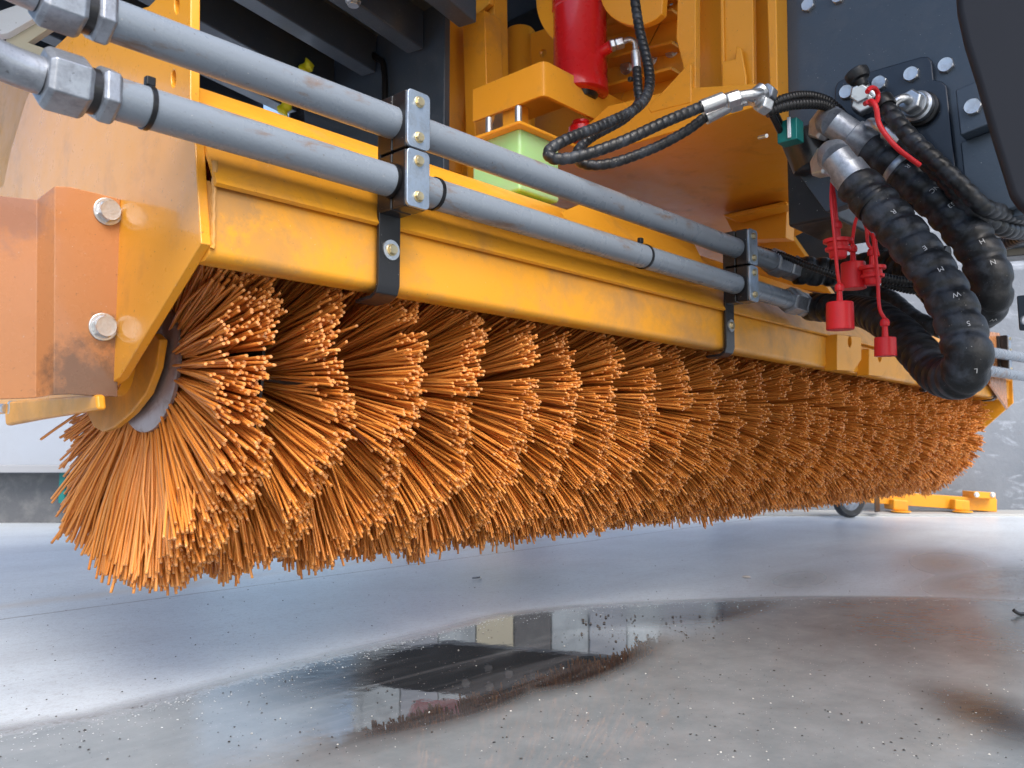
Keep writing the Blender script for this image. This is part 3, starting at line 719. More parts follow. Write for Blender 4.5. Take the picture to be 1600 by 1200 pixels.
# L-shaped shelf bracket
ang_l = [PX(738, 138, 1.30), PX(848, 93, 1.30)]
za0, za1 = PX(850, 148, 1.30).z, PX(850, 93, 1.30).z
yc = PX(850, 120, 1.30).y; yl = PX(738, 160, 1.30).y
xr = PY(988, 170, yc).x
lp = [Vector((1.30, yl, za0)), Vector((1.30, yc+.014, za0)), Vector((1.304, yc+.004, za0)), Vector((1.314, yc, za0)), Vector((xr, yc, za0)),
      Vector((xr, yc+.009, za0)), Vector((1.316, yc+.009, za0)), Vector((1.311, yc+.011, za0)), Vector((1.309, yc+.018, za0)), Vector((1.309, yl, za0))]
plate('angle_bracket', lp, (0, 0, za1-za0), 'yellow', tow, bev=.002)
plate('bracket_top', [Vector((1.309, yl, za1-.012)), Vector((1.309, yc+.018, za1-.012)), Vector((1.316, yc+.0095, za1-.012)), Vector((1.50, yc+.0095, za1-.012)), Vector((1.50, yl, za1-.012))], (0, 0, .008), 'yellow', tow, bev=0)
vplate('bracket_leg', [(784, 168), (808, 160), (808, 200), (785, 208)], 1.315, .04)
vplate('block_plate', [(737, 214), (812, 187), (812, 193), (738, 220)], 1.20, .20)
# mast right: flanges and webs
vplate('mast_flange', [(1060, -60), (1087, -60), (1087, 152), (1077, 158), (1066, 100), (1056, 60)], 1.46, .02)
vplate('mast_web', [(1085, -60), (1134, -60), (1134, 175), (1085, 190)], 1.54, .012)
vplate('mast_flange', [(1128, -60), (1176, -60), (1178, 145), (1130, 160)], 1.48, .015)
vplate('weld_strip', [(1124, -60), (1129, -60), (1133, 155), (1127, 157)], 1.475, .005)
vplate('gusset', [(1150, 72), (1158, 74), (1166, 120), (1166, 148), (1128, 154), (1128, 96), (1148, 92)], 1.465, .008)
vplate('mast_web', [(1174, -60), (1200, -60), (1204, 140), (1176, 146)], 1.53, .012)
vplate('mast_edge', [(1196, -60), (1212, -60), (1216, 200), (1204, 190)], 1.47, .05)
vplate('diagonal_gusset', [(1076, 98), (1080, 100), (1080, 160), (1016, 176), (1012, 168)], 1.45, .012)
vplate('mast_foot', [(950, 165), (1060, 138), (1180, 130), (1190, 165), (870, 262), (872, 236)], 1.452, .012)
# broad belly plate seen from below
zb = PX(1190, 166, 1.45).z
bel = [(1.445, .69), (2.30, .885), (2.75, 1.5), (1.445, 1.9)]
plate('belly_plate', [Vector((x, y, zb)) for x, y in bel], (0, 0, .012), 'yellow', tow, bev=.003)
# rear bracket box below the belly plate
vplate('rear_bracket', [(1130, 335), (1222, 315), (1230, 322), (1228, 372), (1150, 375)], 2.05, .05)
vplate('rear_bracket', [(1128, 336), (1228, 314), (1230, 320), (1140, 342)], 1.98, .06)
vplate('rear_bracket', [(1140, 372), (1225, 352), (1300, 460), (1180, 440)], 2.45, .04)
vplate('inner_post', [(1205, 330), (1300, 330), (1320, 470), (1250, 470)], 2.6, .05, 'chassis')

# ---- studs
for (u, v) in ((764, 200), (810, 183)):
    p_ = PX(u, v+8, 1.24); o = lathe('stud', p_, ZZ, [(0, .0075), (.032, .0075), (.034, .0065)], 'zinc', None, 16)
    tag(o, 'threaded zinc stud standing on the green block, %s' % ('left of the pair' if u < 800 else 'right of the pair'), 'stud', 'studs on the green block')
# ---- green polyurethane block
gb = thing('rubber_block', 'translucent pale green polyurethane spring block behind the upper grey pipe', 'block', PX(810, 300, 1.22))
gx0 = 1.22; gyc = PX(812, 240, gx0).y; gyl = PX(738, 240, gx0).y; gz1 = PX(812, 194, gx0).z; gz0 = PX(812, 296, gx0).z
box('block', (gx0, gyc, gz0), (PY(874, 240, gyc).x, gyl, gz1-.002), 'green', gb, bev=.006, seg=3)
for (u, v) in ((765, 272), (798, 289)):
    p_ = PX(u, v, gx0+.02); lathe('plug', Vector((p_.x+.02, p_.y+.005, gz0+.003)), (0, 0, -1), [(0, .017), (.008, .016)], 'green', gb)

# ---- red lift cylinder
rc = PX(907, 130, 1.46)
cy = thing('lift_cylinder', 'glossy red hydraulic lift cylinder standing in the yellow mast', 'hydraulic cylinder', (rc.x, rc.y, HC+.55))
zlo = PX(907, 150, 1.46).z
lathe('barrel', (rc.x, rc.y, zlo), ZZ, [(0, .055), (.004, .064), (.03, .064), (.033, .062), (.20, .062), (.203, .065), (.6, .065)], 'red_paint', cy, 48, ang=40)
lathe('gland', (rc.x, rc.y, zlo-.03), ZZ, [(.02, .034), (.034, .044)], 'black', cy)
rz = PX(908, 190, 1.46).z
lathe('rod_eye', (rc.x, rc.y, rz-.05), ZZ, [(0, .028), (.035, .028), (.045, .02), (.05, .02)], 'red_paint', cy, 32)
pp = W(940, 82, (rc-CAM).dot(FWD)-.03); pe = W(955, 72, (rc-CAM).dot(FWD)-.05)
tube('port', [pp, pe], .013, 'red_paint', cy, ns=20)
dd = (rc-CAM).dot(FWD)-.05
hexnut('lock_nut', W(953, 72, dd), W(961, 70, dd), .025, 'zinc', cy)
hexnut('union_nut', W(961, 70, dd), W(974, 66, dd), .024, 'zinc', cy)
tube('elbow', [W(972, 66, dd), W(982, 62, dd), W(991, 65, dd), W(993, 78, dd)], .0065, 'zinc', cy, ns=14)
lathe('ferrule', W(993, 78, dd), W(995, 110, dd)-W(993, 78, dd), [(0, .0075), (.003, .0105), (.045, .0105)], 'zinc', cy, 20)

# ================================================================== HOSES
def wrap(r, pitch, groove=.10, hel=1.0, flat=.0, soft=6):
    def f(s, th):
        t = (s/pitch + hel*th/(2*math.pi)) % 1.0
        if flat and t > 1-flat: return r*(1-groove*.75)
        k = t/(1-flat) if flat else t
        return r*(1 - groove*abs(2*k-1)**soft)
    return f
def rings(r, pitch, d=.18):
    return lambda s, th: r*(1-d*(.5-.5*math.cos(2*math.pi*s/pitch)))
def hose(name, label, cat, pts, r, pitch, group=None, m='rubber', groove=.10, hel=1., flat=0, ns=20, step=None, soft=6, rf=None):
    t = thing(name, label, cat, pts[0], group)
    n = hose_part('sleeve', pts, r, pitch, t, m, groove, hel, flat, ns, step, soft, rf); return t
def hose_part(nm, pts, r, pitch, t, m='rubber', groove=.10, hel=1., flat=0, ns=20, step=None, soft=6, rf=None):
    path = catmull(pts, step or pitch/9)
    V, Fc = tube_vf(path, rf or wrap(r, pitch, groove, hel, flat, soft), ns)
    return mk(nm, V, Fc, m, t, ang=80)
def fitting(t, a, b_, r, af):
    """nut, neck and ferrule from a to b"""
    a, b_ = Vector(a), Vector(b_); d = (b_-a); L = d.length; d.normalize()
    lathe('ferrule', a, d, [(0, r*.86), (L*.42, r*.86), (L*.44, r), (L*.97, r), (L, r*.94)], 'zinc_dull', t, 28, ang=40)
G1 = 'large black wrapped hydraulic hoses'; D = 1.32
# the pipe ends in view coordinates
eA = Vector((XPE+.02, YP, zA)); eB = Vector((XPE+.10, YP, zB))
h1p = [W(1338, 286, 1.36), W(1372, 322, 1.33), W(1412, 366, 1.30), W(1452, 418, 1.27), W(1484, 470, 1.24), W(1504, 520, 1.22), W(1512, 562, 1.21), W(1500, 588, 1.25),
       W(1470, 585, 1.34), W(1440, 556, 1.43), W(1405, 520, 1.54), W(1368, 494, 1.68), W(1335, 485, 1.84), eB]
h1 = hose('large_hose', 'front large black wrapped hose that bends back under itself to the lower pipe', 'hose', h1p, .0345, .036, G1, groove=.15, flat=.20, hel=1., ns=36, soft=5, step=.0032)
h2p = [W(1362, 232, 1.46), W(1405, 262, 1.43), W(1450, 300, 1.40), W(1495, 345, 1.37), W(1530, 392, 1.35), W(1547, 440, 1.34), W(1540, 478, 1.38), W(1512, 488, 1.48),
       W(1478, 468, 1.6), W(1440, 432, 1.72), W(1400, 415, 1.82), W(1350, 418, 1.9), W(1300, 425, 1.96), eA]
h2 = hose('large_hose', 'rear large black wrapped hose that curls behind the front one to the upper pipe', 'hose', h2p, .0345, .036, G1, groove=.15, flat=.20, ns=36, soft=5, step=.0032)
# fittings at their upper ends
for (t, a_, b_, c_, d1) in ((h1, (1306, 246), (1342, 290), (1296, 238), 1.37), (h2, (1302, 192), (1366, 236), (1290, 186), 1.47)):
    A_, B_ = W(*a_, d1+.02), W(*b_, d1); fitting(t, A_, B_, .030, .06)
    lathe('neck', W(*c_, d1+.04), A_-W(*c_, d1+.04), [(0, .022), (.012, .027), ((A_-W(*c_, d1+.04)).length+.004, .026)], 'zinc_dull', t, 28)
nA = W(1294, 198, 1.52); nB = W(1298, 256, 1.44)
hexnut('swivel_nut', nA, nA+Vector((-.022, .012, .004)), .052, 'zinc', h2, ph=.2)
hexnut('swivel_nut', nB, nB+Vector((-.022, .012, .004)), .050, 'zinc', h1, ph=.5)
# cut ends of tape bands
def band(t, path, k, r, w=.006, m='tape', name='tape_band'):
    p_ = path[k]; d = (path[k+1]-path[k-1]).normalized()
    return lathe(name, p_-d*w/2, d, [(0, r), (w*.2, r+.0012), (w*.8, r+.0012), (w, r)], m, t, 32)
pth1 = catmull(h1p, .0032); pth2 = catmull(h2p, .0032)
for k in (16,): band(h1, pth1, k, .0335, .012); band(h2, pth2, k+4, .0335, .012, 'zinc_dull', 'clamp_band'); band(h2, pth2, k+8, .0335, .006)
# white print on the wrap: characters laid on the hose towards the viewer
def hose_text(t, path, k, txt, size=.011, r=.0342):
    cu = bpy.data.curves.new('print', 'FONT'); cu.body = txt; cu.size = size; cu.align_x = 'CENTER'; cu.align_y = 'CENTER'
    ob = bpy.data.objects.new('tmp', cu); col_.objects.link(ob); dg = bpy.context.evaluated_depsgraph_get(); me = bpy.data.meshes.new_from_object(ob.evaluated_get(dg))
    bpy.data.objects.remove(ob)
    p_ = path[k]; tdir = (path[k+1]-path[k-1]).normalized(); 
    vw = (CAM-p_ + RIGHT*.55*p_.length*.5 + UPW*.1).normalized(); nrm = (vw - tdir*vw.dot(tdir)).normalized(); sd_ = nrm.cross(tdir).normalized()
    V = []
    for v in me.vertices:
        th = v.co.x/r; rad = nrm*math.cos(th)+(-sd_)*math.sin(th); V.append(p_ + rad*(r+.0010) + tdir*v.co.y)
    Fc = [tuple(pg.vertices) for pg in me.polygons]
    return mk('print_mark', V, Fc, 'print', t, bev=-1)
L1, L2 = len(pth1), len(pth2)
for i, (k, s_) in enumerate(((30, 'R'), (54, 'E'), (68, 'M'), (82, 'W'), (96, '5'), (110, 'L'))): hose_text(h1, pth1, min(k, L1-3), s_)
for i, (k, s_) in enumerate(((26, 'R'), (45, 'NC'), (57, '53'), (80, 'H'), (92, 'N'), (112, 'W'))): hose_text(h2, pth2, min(k, L2-3), s_)

G2 = 'medium black spiral wrapped hoses'
h3 = hose('wrapped_hose', 'medium spiral wrapped hose from the uppermost elbow below the ball knob', 'hose',
     [PX(1378, 158, 1.43), PX(1392, 178, 1.42), PX(1420, 212, 1.41), PX(1462, 252, 1.41), PX(1500, 288, 1.42), PX(1535, 322, 1.45), PX(1570, 334, 1.52), PX(1600, 345, 1.62), PX(1600, 366, 1.75), PX(1560, 384, 1.9)], .0142, .020, G2, groove=.16, soft=3)
h4 = hose('wrapped_hose', 'medium spiral wrapped hose that starts from the long silver ferrule', 'hose',
     [PX(1410, 220, 1.43), PX(1436, 242, 1.43), PX(1474, 278, 1.44), PX(1508, 316, 1.46), PX(1545, 346, 1.5), PX(1590, 362, 1.6), PX(1640, 352, 1.8)], .0142, .020, G2, groove=.16, soft=3)
lathe('ferrule', PX(1382, 204, 1.43), PX(1412, 222, 1.43)-PX(1382, 204, 1.43), [(0, .010), (.004, .013), (.043, .013)], 'zinc', h4, 24)
tube('elbow', [PX(1356, 202, 1.49), PX(1360, 192, 1.45), PX(1370, 195, 1.43), PX(1384, 205, 1.43)], .0085, 'zinc', h4, ns=16)
lathe('cuff', PX(1376, 156, 1.43), PX(1390, 176, 1.42)-PX(1376, 156, 1.43), [(0, .016), (.004, .019), (.02, .0185), (.024, .016)], 'rubber_clean', h3, 24)
tube('elbow', [W(1345, 150, 1.49), W(1346, 138, 1.48), W(1356, 140, 1.475), W(1368, 152, 1.47)], .0085, 'zinc', h3, ns=16)
lathe('ferrule', W(1362, 146, 1.475), W(1378, 162, 1.47)-W(1362, 146, 1.475), [(0, .011), (.024, .012)], 'zinc', h3, 20)
hexnut('swivel_nut', W(1346, 152, 1.50), W(1343, 145, 1.45), .030, 'zinc', h3)
hexnut('lower_nut', W(1350, 166, 1.51), W(1347, 158, 1.46), .034, 'zinc', h3)
# third big hose stub behind, left of the loops, short hoses in the dark
for (lab, pts, r) in (('thick black hose in the shade between the cap cords and the front hose', [W(1365, 300, 1.95), W(1370, 360, 1.95), W(1390, 395, 1.95), W(1430, 400, 1.9), W(1480, 402, 1.85)], .026),
                      ('dark hose running level beneath the curled rear hose', [W(1320, 455, 2.05), W(1380, 462, 2.0), W(1430, 500, 1.9), W(1475, 515, 1.85)], .022)):
    hose('shaded_hose', lab, 'hose', pts, r, .03, 'hoses in the shade', groove=.10, soft=4)

G3 = 'thin black corrugated conduits'
for (lab, pts, r) in (
    ('corrugated conduit arching left of the upper silver fitting, upper of two', [W(1195, 170, 1.46), W(1225, 155, 1.46), W(1262, 150, 1.48), W(1296, 160, 1.5), W(1318, 182, 1.52), W(1330, 205, 1.55)], .0095),
    ('corrugated conduit arching left of the upper silver fitting, lower of two', [W(1198, 176, 1.45), W(1228, 166, 1.45), W(1262, 162, 1.46), W(1292, 166, 1.48), W(1312, 185, 1.5)], .0095),
    ('corrugated conduit that passes above the upper pipe union', [W(1180, 388, 1.9), W(1225, 400, 1.86), W(1262, 415, 1.82), W(1310, 432, 1.8)], .008),
    ('corrugated conduit level between the two large hoses, upper of two', [W(1370, 432, 1.6), W(1410, 440, 1.6), W(1450, 440, 1.6), W(1480, 452, 1.6)], .0105),
    ('corrugated conduit level between the two large hoses, lower of two', [W(1380, 442, 1.62), W(1420, 452, 1.62), W(1460, 456, 1.62), W(1482, 470, 1.6)], .0095),
    ('corrugated conduit dropping between the two large hoses', [W(1488, 350, 1.42), W(1502, 380, 1.42), W(1515, 420, 1.42), W(1522, 455, 1.42)], .0085)):
    hose('conduit', lab, 'conduit', pts, r, .006, G3, m='rubber_clean', ns=14, step=.0012, rf=rings(r, .0062))

# small looping hoses in the middle
G4 = 'small spiral wrapped hoses looping to the lift cylinder'
s1 = hose('small_hose', 'small spiral wrapped hose that comes down from the top of the picture and loops right', 'hose',
     [W(984, -60, 1.62), W(992, 0, 1.62), W(1000, 50, 1.60), W(1014, 110, 1.56), W(1012, 146, 1.52), W(990, 172, 1.48), W(940, 196, 1.42), W(885, 218, 1.36), W(858, 236, 1.34), W(866, 248, 1.33), W(905, 244, 1.33), W(970, 222, 1.34), W(1040, 190, 1.37), W(1098, 166, 1.40)], .0098, .0135, G4, groove=.15, soft=3, ns=18)
s2 = hose('small_hose', 'small spiral wrapped hose from the red cylinder elbow that loops right below its twin', 'hose',
     [W(995, 108, 1.58), W(997, 140, 1.55), W(998, 160, 1.53), W(975, 186, 1.50), W(925, 214, 1.46), W(902, 238, 1.43), W(912, 256, 1.41), W(955, 255, 1.41), W(1020, 232, 1.42), W(1070, 206, 1.43), W(1103, 182, 1.44)], .0090, .0135, G4, groove=.15, soft=3, ns=18)
for (t, a_, b_, c_, e_, dpt) in ((s1, (1096, 168), (1130, 155), (1134, 158), (1156, 151), 1.40), (s2, (1102, 184), (1136, 166), (1138, 166), (1158, 160), 1.44)):
    lathe('ferrule', W(*a_, dpt), W(*b_, dpt)-W(*a_, dpt), [(0, .0125), ((W(*b_, dpt)-W(*a_, dpt)).length, .0125)], 'zinc', t, 24)
    hexnut('union_nut', W(*c_, dpt), W(*e_, dpt), .024, 'zinc', t)
    tube('elbow', [W(*b_, dpt), W(e_[0]+6, e_[1]-2, dpt), W(e_[0]+22, e_[1]-4, dpt), W(e_[0]+32, e_[1]-6, dpt+.01)], .0085, 'zinc', t, ns=16)
box('tie_head', tuple(W(985, 124, 1.55)-Vector((.004,)*3)), tuple(W(985, 124, 1.55)+Vector((.004,)*3)), 'tape', s2, bev=.001)
# tee fitting
tee = thing('tee_fitting', 'silver elbow fitting between the small hoses and the black valve block', 'fitting', W(1185, 150, 1.42))
lathe('body', W(1172, 158, 1.42), W(1195, 138, 1.42)-W(1172, 158, 1.42), [(0, .012), (.003, .014), (.030, .014), (.033, .011)], 'zinc', tee, 20)
lathe('arm', W(1176, 150, 1.41), W(1196, 158, 1.43)-W(1176, 150, 1.41), [(0, .010), (.024, .010)], 'zinc', tee, 20)
hexnut('swivel_nut', W(1186, 160, 1.42), W(1200, 168, 1.43), .028, 'zinc', tee)
hexnut('side_nut', W(1196, 142, 1.43), W(1204, 150, 1.45), .026, 'zinc_dull', tee)

# ================================================================== VALVE BLOCK / CONNECTOR at the mast
vb = thing('valve_block', 'black valve block beside the mast behind the large silver fittings', 'valve', W(1260, 260, 1.6))
box('body', (1.56, .60, HC+.44), (1.80, .70, HC+.60), 'black', vb, bev=.006)
lathe('bowl', W(1255, 205, 1.58), Vector((.2, -.3, -1)), [(0, .03), (.01, .045), (.07, .045), (.08, .03)], 'black', vb, 28)
tc = thing('connector', 'teal green plastic connector beside the mast corner', 'connector', W(1232, 205, 1.48))
cc = W(1232, 208, 1.49)
box('shell', (cc.x-.015, cc.y-.022, cc.z-.02), (cc.x+.015, cc.y+.015, cc.z+.02), 'teal', tc, bev=.002)
box('latch', (cc.x-.019, cc.y-.012, cc.z-.016), (cc.x-.0152, cc.y-.006, cc.z+.022), 'white_panel', tc, bev=.001)
for dx in (0, .014):
    tube('wire', [cc+Vector((0, .01, dx-.005)), W(1210, 186, 1.47)+Vector((0, 0, dx)), W(1200, 170, 1.46)+Vector((0, 0, dx))], .006, 'tape', tc, ns=10)
o = tube('stud', [W(1186, 215, 1.46), W(1198, 212, 1.44)], .0035, 'zinc', None, ns=10, raw=True); tag(o, 'short bright bolt end poking out of the yellow belly plate', 'bolt end')

# ================================================================== CHASSIS PLATE on the right
XCH = 1.52
ch = thing('chassis_plate', 'dark blue grey chassis side plate with rows of zinc bolts at upper right', 'chassis', PX(1400, 330, XCH))
vplate('plate', [(1216, -80), (1560, -80), (1640, 330), (1500, 352), (1380, 300), (1290, 330), (1232, 250)], XCH, .03, 'chassis', ch, holes=[(1221, 26, 6, 6)])
ap = [(1304, 138), (1308, 128), (1318, 123), (1440, 88), (1450, 88), (1456, 96), (1459, 124), (1472, 127), (1479, 134), (1492, 250), (1500, 322), (1380, 330), (1303, 200)]
vplate('adapter_plate', ap, XCH-.012, .010, 'plate_blue', ch)
for (u, v) in ((1264, 9), (1311, -4)): bolt(PX(u, v, XCH), NX, .0135, ch, BOLTN)
for (u, v) in ((1324, 145), (1375, 131), (1425, 117)): bolt(PX(u, v, XCH-.012), NX, .0138, ch, BOLTN)
bolt(PX(1479, 103, XCH), NX, .0138, ch, BOLTN)
# stepped block with one bolt
vplate('stop_block', [(1492, 140), (1526, 126), (1548, 130), (1556, 190), (1500, 212)], XCH-.05, .05, 'chassis', ch)
bolt(PX(1521, 168, XCH-.05), NX, .0140, ch, BOLTN)
vplate('lower_panel', [(1500, 222), (1560, 200), (1600, 320), (1530, 340), (1508, 300)], XCH-.02, .015, 'chassis', ch)
# ball knob breather and second elbow on the adapter plate
kn = thing('breather_knob', 'black rubber knob on a silver stem above the hose elbows', 'knob', W(1345, 130, 1.48))
kd = (W(1336, 108, 1.49)-W(1350, 136, 1.48)).normalized()
lathe('cap', W(1342, 122, 1.455), kd, [(-.016, .009), (-.006, .011), (-.004, .017), (.004, .0205), (.012, .0205), (.014, .018), (.0145, .010)], 'rubber', kn, 28, ang=40)
lathe('stem', W(1350, 138, 1.48), kd, [(0, .011), (.03, .011)], 'rubber_clean', kn, 20)
cp = thing('coupling', 'silver quick coupling with an elbow sticking out of the navy plate', 'coupling', PX(1437, 160, XCH-.012))
q0 = PX(1440, 172, XCH-.012)
lathe('cap_seat', q0, NX, [(0, .030), (.010, .030), (.012, .026)], 'rubber_clean', cp, 32)
lathe('socket', q0+Vector((-.012, 0, 0)), Vector((-1, .1, .05)), [(0, .024), (.002, .026), (.012, .026), (.014, .022), (.022, .021)], 'zinc', cp, 32)
hexnut('union_nut', q0+Vector((-.034, .003, .002)), q0+Vector((-.052, .005, .003)), .036, 'zinc', cp)
e0 = q0+Vector((-.052, .005, .003))
tube('elbow', [e0, e0+Vector((-.014, .004, 0)), e0+Vector((-.020, .018, -.008)), e0+Vector((-.016, .026, -.034))], .0078, 'zinc', cp, ns=16)
lathe('boot', e0+Vector((-.016, .026, -.030)), (0.1, -.3, -1), [(0, .012), (.006, .015), (.02, .013)], 'rubber_clean', cp, 20)

# black rubber guard at the top right corner
gd = [PX(u, v, 1.16) for u, v in ((1484, -90), (1492, 20), (1503, 70), (1522, 130), (1546, 215), (1574, 305), (1590, 330), (1760, 340), (1760, -90))]
o = plate('mudguard', gd, (.10, 0, 0), mat('matt_black_rubber', (.012, .013, .018), .55), None, bev=.012, seg=4); tag(o, 'big matt black rubber mudguard filling the upper right corner', 'mudguard')
# steel bits at the right edge
o = vplate('hanger_plate', [(1588, 462), (1660, 455), (1660, 518), (1592, 516)], 2.05, .015, 'chassis', ch, holes=[(1601, 500, 6, 7)])
o.parent = None; o.location = WO[o.name]; tag(o, 'grey steel plate with a round hole cut by the right picture edge', 'plate')
arm_ = thing('steel_arm', 'dark steel arm running level behind the hoses at the right edge', 'arm', W(1590, 380, 1.9))
plate('bar', [W(1540, 352, 1.9), W(1680, 335, 1.9), W(1680, 372, 1.9), W(1540, 388, 1.9)], (.05, .06, 0), 'chassis', arm_, bev=.003)
plate('lower_bar', [W(1560, 388, 1.95), W(1680, 370, 1.95), W(1680, 392, 1.95), W(1566, 402, 1.95)], (.05, .06, 0), 'black', arm_, bev=.003)
o = plate('support_leg', [PY(u, v, .84) for u, v in ((1545, 518), (1562, 520), (1570, 560), (1575, 640), (1548, 600))], (0, .01, 0), 'orange', None); tag(o, 'orange upright tab behind the farthest pipe clamp', 'tab')

# ================================================================== RED DUST CAPS
G5 = 'red plastic dust caps on cords'
def cap(label, u, v0, v1, w, d, cord, knob=True, plug=False):
    t = thing('hanging_dust_cap', label, 'dust_cap', W(u, v1, d), G5)
    c0 = W(u, v0, d); s = d/F; h = (v1-v0)*s; r = w*s/2
    ax = Vector((0.03, 0.02, -1))
    if plug:
        lathe('plug', c0, ax, [(0, r*.55), (0, r), (h*.18, r), (h*.2, r*.72), (h*.42, r*.70), (h*.44, r*.88), (h*.60, r*.86), (h*.64, r*.62), (h*.9, r*.6), (h, r*.5)], 'red_cap', t, 32, ang=40, bev=.0006)
    else:
        lathe('cup', c0, ax, [(0, r*.90), (h*.04, r*.97), (h*.10, r*.97), (h*.97, r*1.0), (h, r*.93)], 'red_cap', t, 32, ang=40, bev=.0006)
    k0 = W(u, v0-1, d)
    lathe('neck', k0-Vector(ax)*(-.001), -ax, [(0, .0055), (.012, .0048), (.018, .0046), (.019, .0072), (.024, .0080), (.029, .0068), (.032, .0035)], 'red_cap', t, 20, ang=50)
    tube('cord', [k0-ax*.030] + [W(a_, b_, c_) for a_, b_, c_ in cord], .0030, 'red_cap', t, ns=10)
    return t
cap('largest red cap cup, lowest left, hanging on a long cord', 1312, 472, 516, 42, 1.40, [(1308, 420, 1.40), (1303, 360, 1.40), (1299, 310, 1.41), (1301, 270, 1.43)])
cap('red ringed plug hanging highest left of the cups', 1309, 374, 404, 44, 1.42, [(1307, 340, 1.42), (1304, 310, 1.43), (1300, 285, 1.43)], plug=True)
cap('red cap cup behind the ringed plugs in the middle', 1333, 410, 452, 38, 1.46, [(1332, 375, 1.46), (1337, 345, 1.46), (1348, 325, 1.46)])
cap('red ringed plug right of the middle cup', 1363, 416, 446, 40, 1.43, [(1356, 380, 1.43), (1354, 350, 1.43), (1357, 328, 1.44)], plug=True)
cap('smallest red cap cup, lowest right below the plugs', 1383, 527, 557, 33, 1.38, [(1374, 480, 1.38), (1371, 430, 1.39), (1366, 385, 1.40), (1363, 366, 1.42)])
c_ = thing('dust_cap_strap', 'red strap looped on the elbow and running down beside the hoses', 'strap', W(1400, 230, 1.42), 'loose red straps')
tube('strap', [W(1352, 162, 1.38), W(1362, 158, 1.35), W(1369, 168, 1.34), W(1373, 192, 1.34), W(1385, 212, 1.33), W(1405, 234, 1.32), W(1437, 258, 1.33)], .0042, 'red_cap', c_, ns=12)
lp_ = [W(1360+9*math.cos(t)+3, 150+13*math.sin(t), 1.37+.02*math.cos(t)) for t in np.linspace(-2.6, 2.4, 12)]
tube('loop', lp_, .0040, 'red_cap', c_, ns=12)
c_ = thing('dust_cap_strap', 'red strap bowing out right of the coupling', 'strap', W(1470, 220, 1.5), 'loose red straps')
tube('strap', [W(1458, 184, 1.48), W(1468, 194, 1.47), W(1474, 215, 1.46), W(1478, 240, 1.47)], .0042, 'red_cap', c_, ns=12)
c_ = thing('dust_cap_strap', 'red forked strap ending between the cords in the middle', 'strap', W(1365, 360, 1.44), 'loose red straps')
tube('strap', [W(1376, 340, 1.45), W(1374, 360, 1.44), W(1368, 378, 1.44), W(1372, 400, 1.43)], .0030, 'red_cap', c_, ns=10)
tube('strap', [W(1353, 335, 1.45), W(1350, 345, 1.44), W(1356, 362, 1.44), W(1366, 370, 1.44)], .0025, 'red_cap', c_, ns=10)

# ================================================================== DARK CHASSIS OVERHEAD AND BEHIND
ud = thing('truck_floor', 'dark blue truck floor with parallel ribs overhead at upper left', 'truck underside', (1.0, 2.0, HC+1.05))
tr = R(12.8); ZR = HC+1.0
dx_, dy_ = math.cos(tr), math.sin(tr)
def rib(xe, ye, w, h, L=2.0, z=ZR):
    d = Vector((-dx_, -dy_, 0)); nrm = Vector((dy_, -dx_, 0))
    a_ = Vector((xe, ye, z)); pts = [a_, a_+d*L, a_+d*L-nrm*w, a_-nrm*w]
    plate('rib', pts, (0, 0, h), 'chassis', ud, bev=.004)
for k in range(7): rib(1.32, 1.34+.19*k, .05, .11)
plate('floor_sheet', [Vector((1.32, 1.28, ZR+.10)), Vector((-.6, .90, ZR+.10)), Vector((-.6, 2.3, ZR+.10)), Vector((1.32, 2.75, ZR+.10))], (0, 0, .02), 'chassis', ud, bev=0)
ywl = PX(694, 120, 1.33).y
plate('end_wall', [Vector((1.33, ywl, HC+.42)), Vector((1.33, 2.02, HC+.62)), Vector((1.33, 2.1, ZR+.12)), Vector((1.33, ywl, ZR+.12))], (.02, 0, 0), 'chassis', ud, bev=.003)
tube('wire', [PX(470, 20, 1.28), PX(540, 60, 1.30), PX(588, 90, 1.31), PX(600, 110, 1.315), PX(602, 200, 1.315)], .009, 'tape', ud, ns=10)
bolt(PZ(552, 2, ZR-.001), (0, 0, -1), .014, ud)
# truck body above the broom, right of and behind the mast
tb_ = thing('truck_underside', 'dark truck body over the broom, its unseen deck sized for shade', 'truck underside', (2.6, 2.2, HC+1.1))
box('shade_deck', (.95, -1.2, HC+1.32), (3.0, 2.1, HC+1.4), 'chassis', tb_, rot=0)  # unseen slab, its extent set to shade the broom and floor
box('back_box', (1.80, 1.35, HC+.62), (2.1, 1.9, HC+1.32), 'black', tb_)
# low crossmember behind the brush, seen only mirrored in the puddle
def MR(u, v, d):
    p = W(u, v, d); return Vector((p.x, p.y, -p.z))
cm = thing('crossmember', 'dark bolted crossmember hanging low behind the brush, mirrored in the puddle', 'truck underside', MR(800, 1060, 3.2))
plate('web', [MR(u, v, 3.2) for u, v in ((230, 1110), (480, 1040), (700, 1006), (1215, 1052), (1100, 1078), (870, 1105), (750, 1090), (590, 1072), (500, 1105), (380, 1096))], FWDH*.06, 'chassis', cm)
for (u, v) in ((763, 1043), (795, 1052), (833, 1055), (728, 1066), (797, 1095), (765, 1072), (875, 1060)): bolt(MR(u, v, 3.195), -FWDH, .017, cm, BOLTN)
rm = thing('red_tank', 'red tank far behind the brush, mirrored in the puddle', 'tank', MR(690, 1135, 5))
plate('shell', [MR(u, v, 5.0) for u, v in ((630, 1124), (664, 1122), (740, 1118), (900, 1130), (900, 1230), (640, 1230))], FWDH*.4, 'red_paint', rm, bev=.04)
plate('strap', [MR(u, v, 4.98) for u, v in ((664, 1118), (669, 1118), (669, 1240), (664, 1240))], FWDH*.02, 'black', rm)

